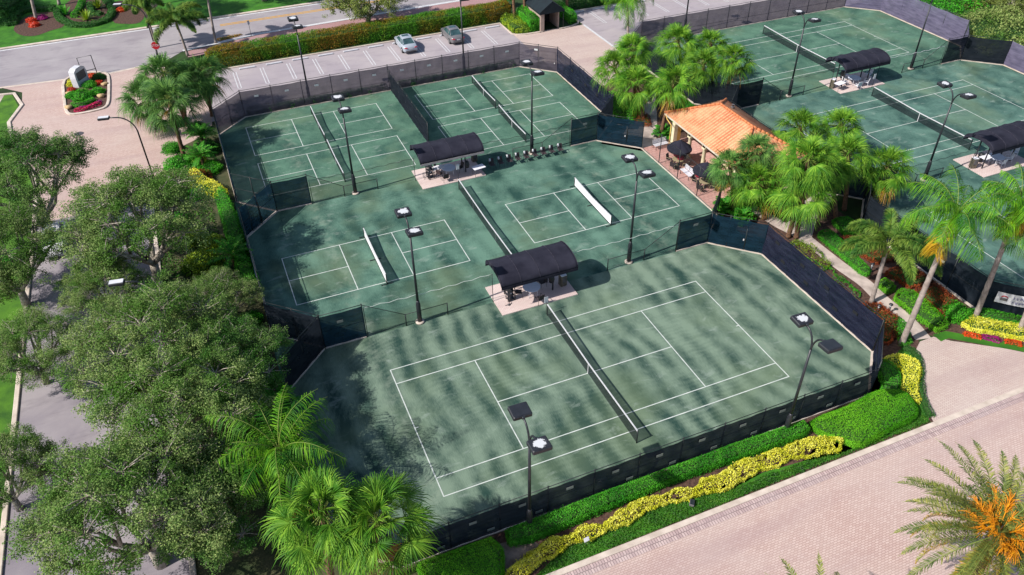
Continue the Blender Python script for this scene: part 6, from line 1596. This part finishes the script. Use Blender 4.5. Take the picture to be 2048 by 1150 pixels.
# awning entrance
t = thing('entrance_canopy', 'dark green awning over a small beige entrance among hedges', 'awning', (22.3, 56.3, .03))
b = MB(); b.box((0, .1, 1.25), (.5, .35, 2.5), bev=.02); b.box((0, 2.2, 1.2), (.16, 3.9, 2.4)); b.obj('wall', M['beige'], t)
b = MB(); b.box((2.4, 2.3, 1.2), (.16, 3.9, 2.4)); b.obj('wall', M['beige'], t)
b = MB(); b.add([(-.5, -.3, 2.5), (2.9, -.3, 2.5), (2.9, 5, 2.5), (-.5, 5, 2.5), (1.2, -.3, 3.7), (1.2, 5, 3.7), (-.5, -.3, 2.25), (2.9, -.3, 2.25), (2.9, 5, 2.25), (-.5, 5, 2.25)], [(0, 4, 5, 3), (1, 2, 5, 4), (0, 1, 4), (2, 3, 5), (0, 6, 7, 1), (1, 7, 8, 2), (2, 8, 9, 3), (3, 9, 6, 0)]); b.obj('awning', simple('dark_green_canvas', C(22, 40, 48), C(16, 30, 40), 2, .85), t)
b = MB()
for x in (-.4, 2.8): b.tube([(x, -.2, 0), (x, -.2, 2.4)], .03, 6)
b.obj('awning_pole', M['black'], t)
b = MB(); b.box((1.2, 3.0, 1.1), (2.2, .1, 2.2)); b.obj('door', M['black'], t)
# banner on the dark fence
a_ = Vector(xy(1980, 592, 1.75)); c_ = Vector((31.3, -8.6))
t = thing('banner', 'white banner with blue lettering tied to the dark fence', 'banner', (28.55, -6.08, .03), math.atan2(-3.2, 3.2))
b = MB(); V = []; n = 14
for i in range(n + 1):
    x = 3.9 * i / n
    for z in (1.35, 1.8, 2.25): V.append((x, -.12 + .02 * math.sin(x * 3 + z), z))
b.add(V, [(i * 3 + k, (i + 1) * 3 + k, (i + 1) * 3 + k + 1, i * 3 + k + 1) for i in range(n) for k in range(2)]); b.obj('cloth', M['white'], t)
lm_ = simple('banner_lettering', C(128, 120, 180), None)
r_ = random.Random(4); b = MB()                    # faded strokes: the words cannot be made out in the photograph
for row, (zc, hh, n_) in enumerate(((1.97, .24, 13), (1.6, .22, 13))):
    for k in range(n_):
        if k in (5, 9 - row): continue
        x_ = 1.05 + .205 * k
        for q in range(r_.choice((2, 3))):
            b.box((x_ + .05 * q, -.165, zc + r_.uniform(-.03, .03)), (.022, .006, hh * r_.uniform(.5, 1)), mtx=Matrix.Rotation(r_.uniform(-.5, .5), 3, 'Y'))
        b.box((x_ + .05, -.163, zc + r_.choice((-.09, 0, .09))), (.11, .005, .02))
b.obj('lettering', lm_, t)
b = MB(); b.tube([(.3, -.16, 1.9), (.42, -.16, 2.0), (.58, -.16, 1.98), (.72, -.16, 1.9)], .035, 5); b.obj('emblem', M['sign_red'], t)
b = MB(); b.box((.5, -.155, 1.72), (.46, .01, .22)); b.obj('emblem_base', M['grey'], t)
# path bollards, ground lights, flag
def bollard(x, y, label):
    t = thing('path_light', label, 'path light', (x, y, .03), 0, 'short path lights')
    b = MB(); b.lathe([(.09, 0), (.08, .05), (.07, .55)], n=10); b.obj('post', M['black'], t)
    b = MB(); b.lathe([(.075, .55), (.075, .75)], n=10); b.obj('lens', M['white'], t)
    b = MB(); b.lathe([(.15, .75), (.14, .8), (.04, .86)], n=10); b.obj('cap', M['black'], t)
for u, v, l in ((1776, 626, 'path light between the foxtail palm and the leaning trunk'), (1617, 447, 'path light at the bend of the path by the clipped hedge'), (1740, 545, 'path light half hidden below the foxtail plumes'), (1753, 628, 'path light against the tall windscreen wall'), (1502, 418, 'path light by the glossy shrub at the patio end')):
    p = xy(u, v); bollard(p[0], p[1], l)
t = thing('ground_sign', 'small pale sign plate on a stake in the yellow croton bed', 'sign', (*xy(1172, 1092), .05), .1)
b = MB(); b.tube([(0, 0, 0), (0, 0, .5)], .015, 5); b.obj('stake', M['grey'], t)
b = MB(); b.box((0, 0, .55), (.3, .03, .22), mtx=Matrix.Rotation(-.5, 3, 'X')); b.obj('plate', M['furn_white'], t)
t = thing('floodlight', 'grey box floodlight lying on the front grass', 'floodlight', (*xy(1383, 1010), .12), .9)
b = MB(); b.box((0, 0, .08), (.42, .26, .16), bev=.02); b.obj('housing', M['grey'], t)
b = MB(); b.box((0, 0, .165), (.36, .2, .01)); b.obj('lens', M['glass'], t)
b = MB(); b.tube([(0, 0, -.1), (0, 0, .02)], .03, 6); b.obj('mount', M['black'], t)
t = thing('flag', 'red and blue flag hanging at the left court fence', 'flag', (-18.62, 21.6, .03), PI / 2)
b = MB(); b.tube([(0, 0, 0), (0, 0, 1.6)], .02, 6); b.obj('pole', M['grey'], t)
b = MB(); b.add([(.02, 0, .45), (.5, .06, .5), (.5, .04, 1.05), (.02, 0, 1.05)], [(0, 1, 2, 3)]); b.obj('red_field', M['red'], t)
b = MB(); b.add([(.02, 0, 1.05), (.5, .04, 1.05), (.5, .05, 1.55), (.02, 0, 1.55)], [(0, 1, 2, 3)]); b.obj('blue_field', M['bluecloth'], t)
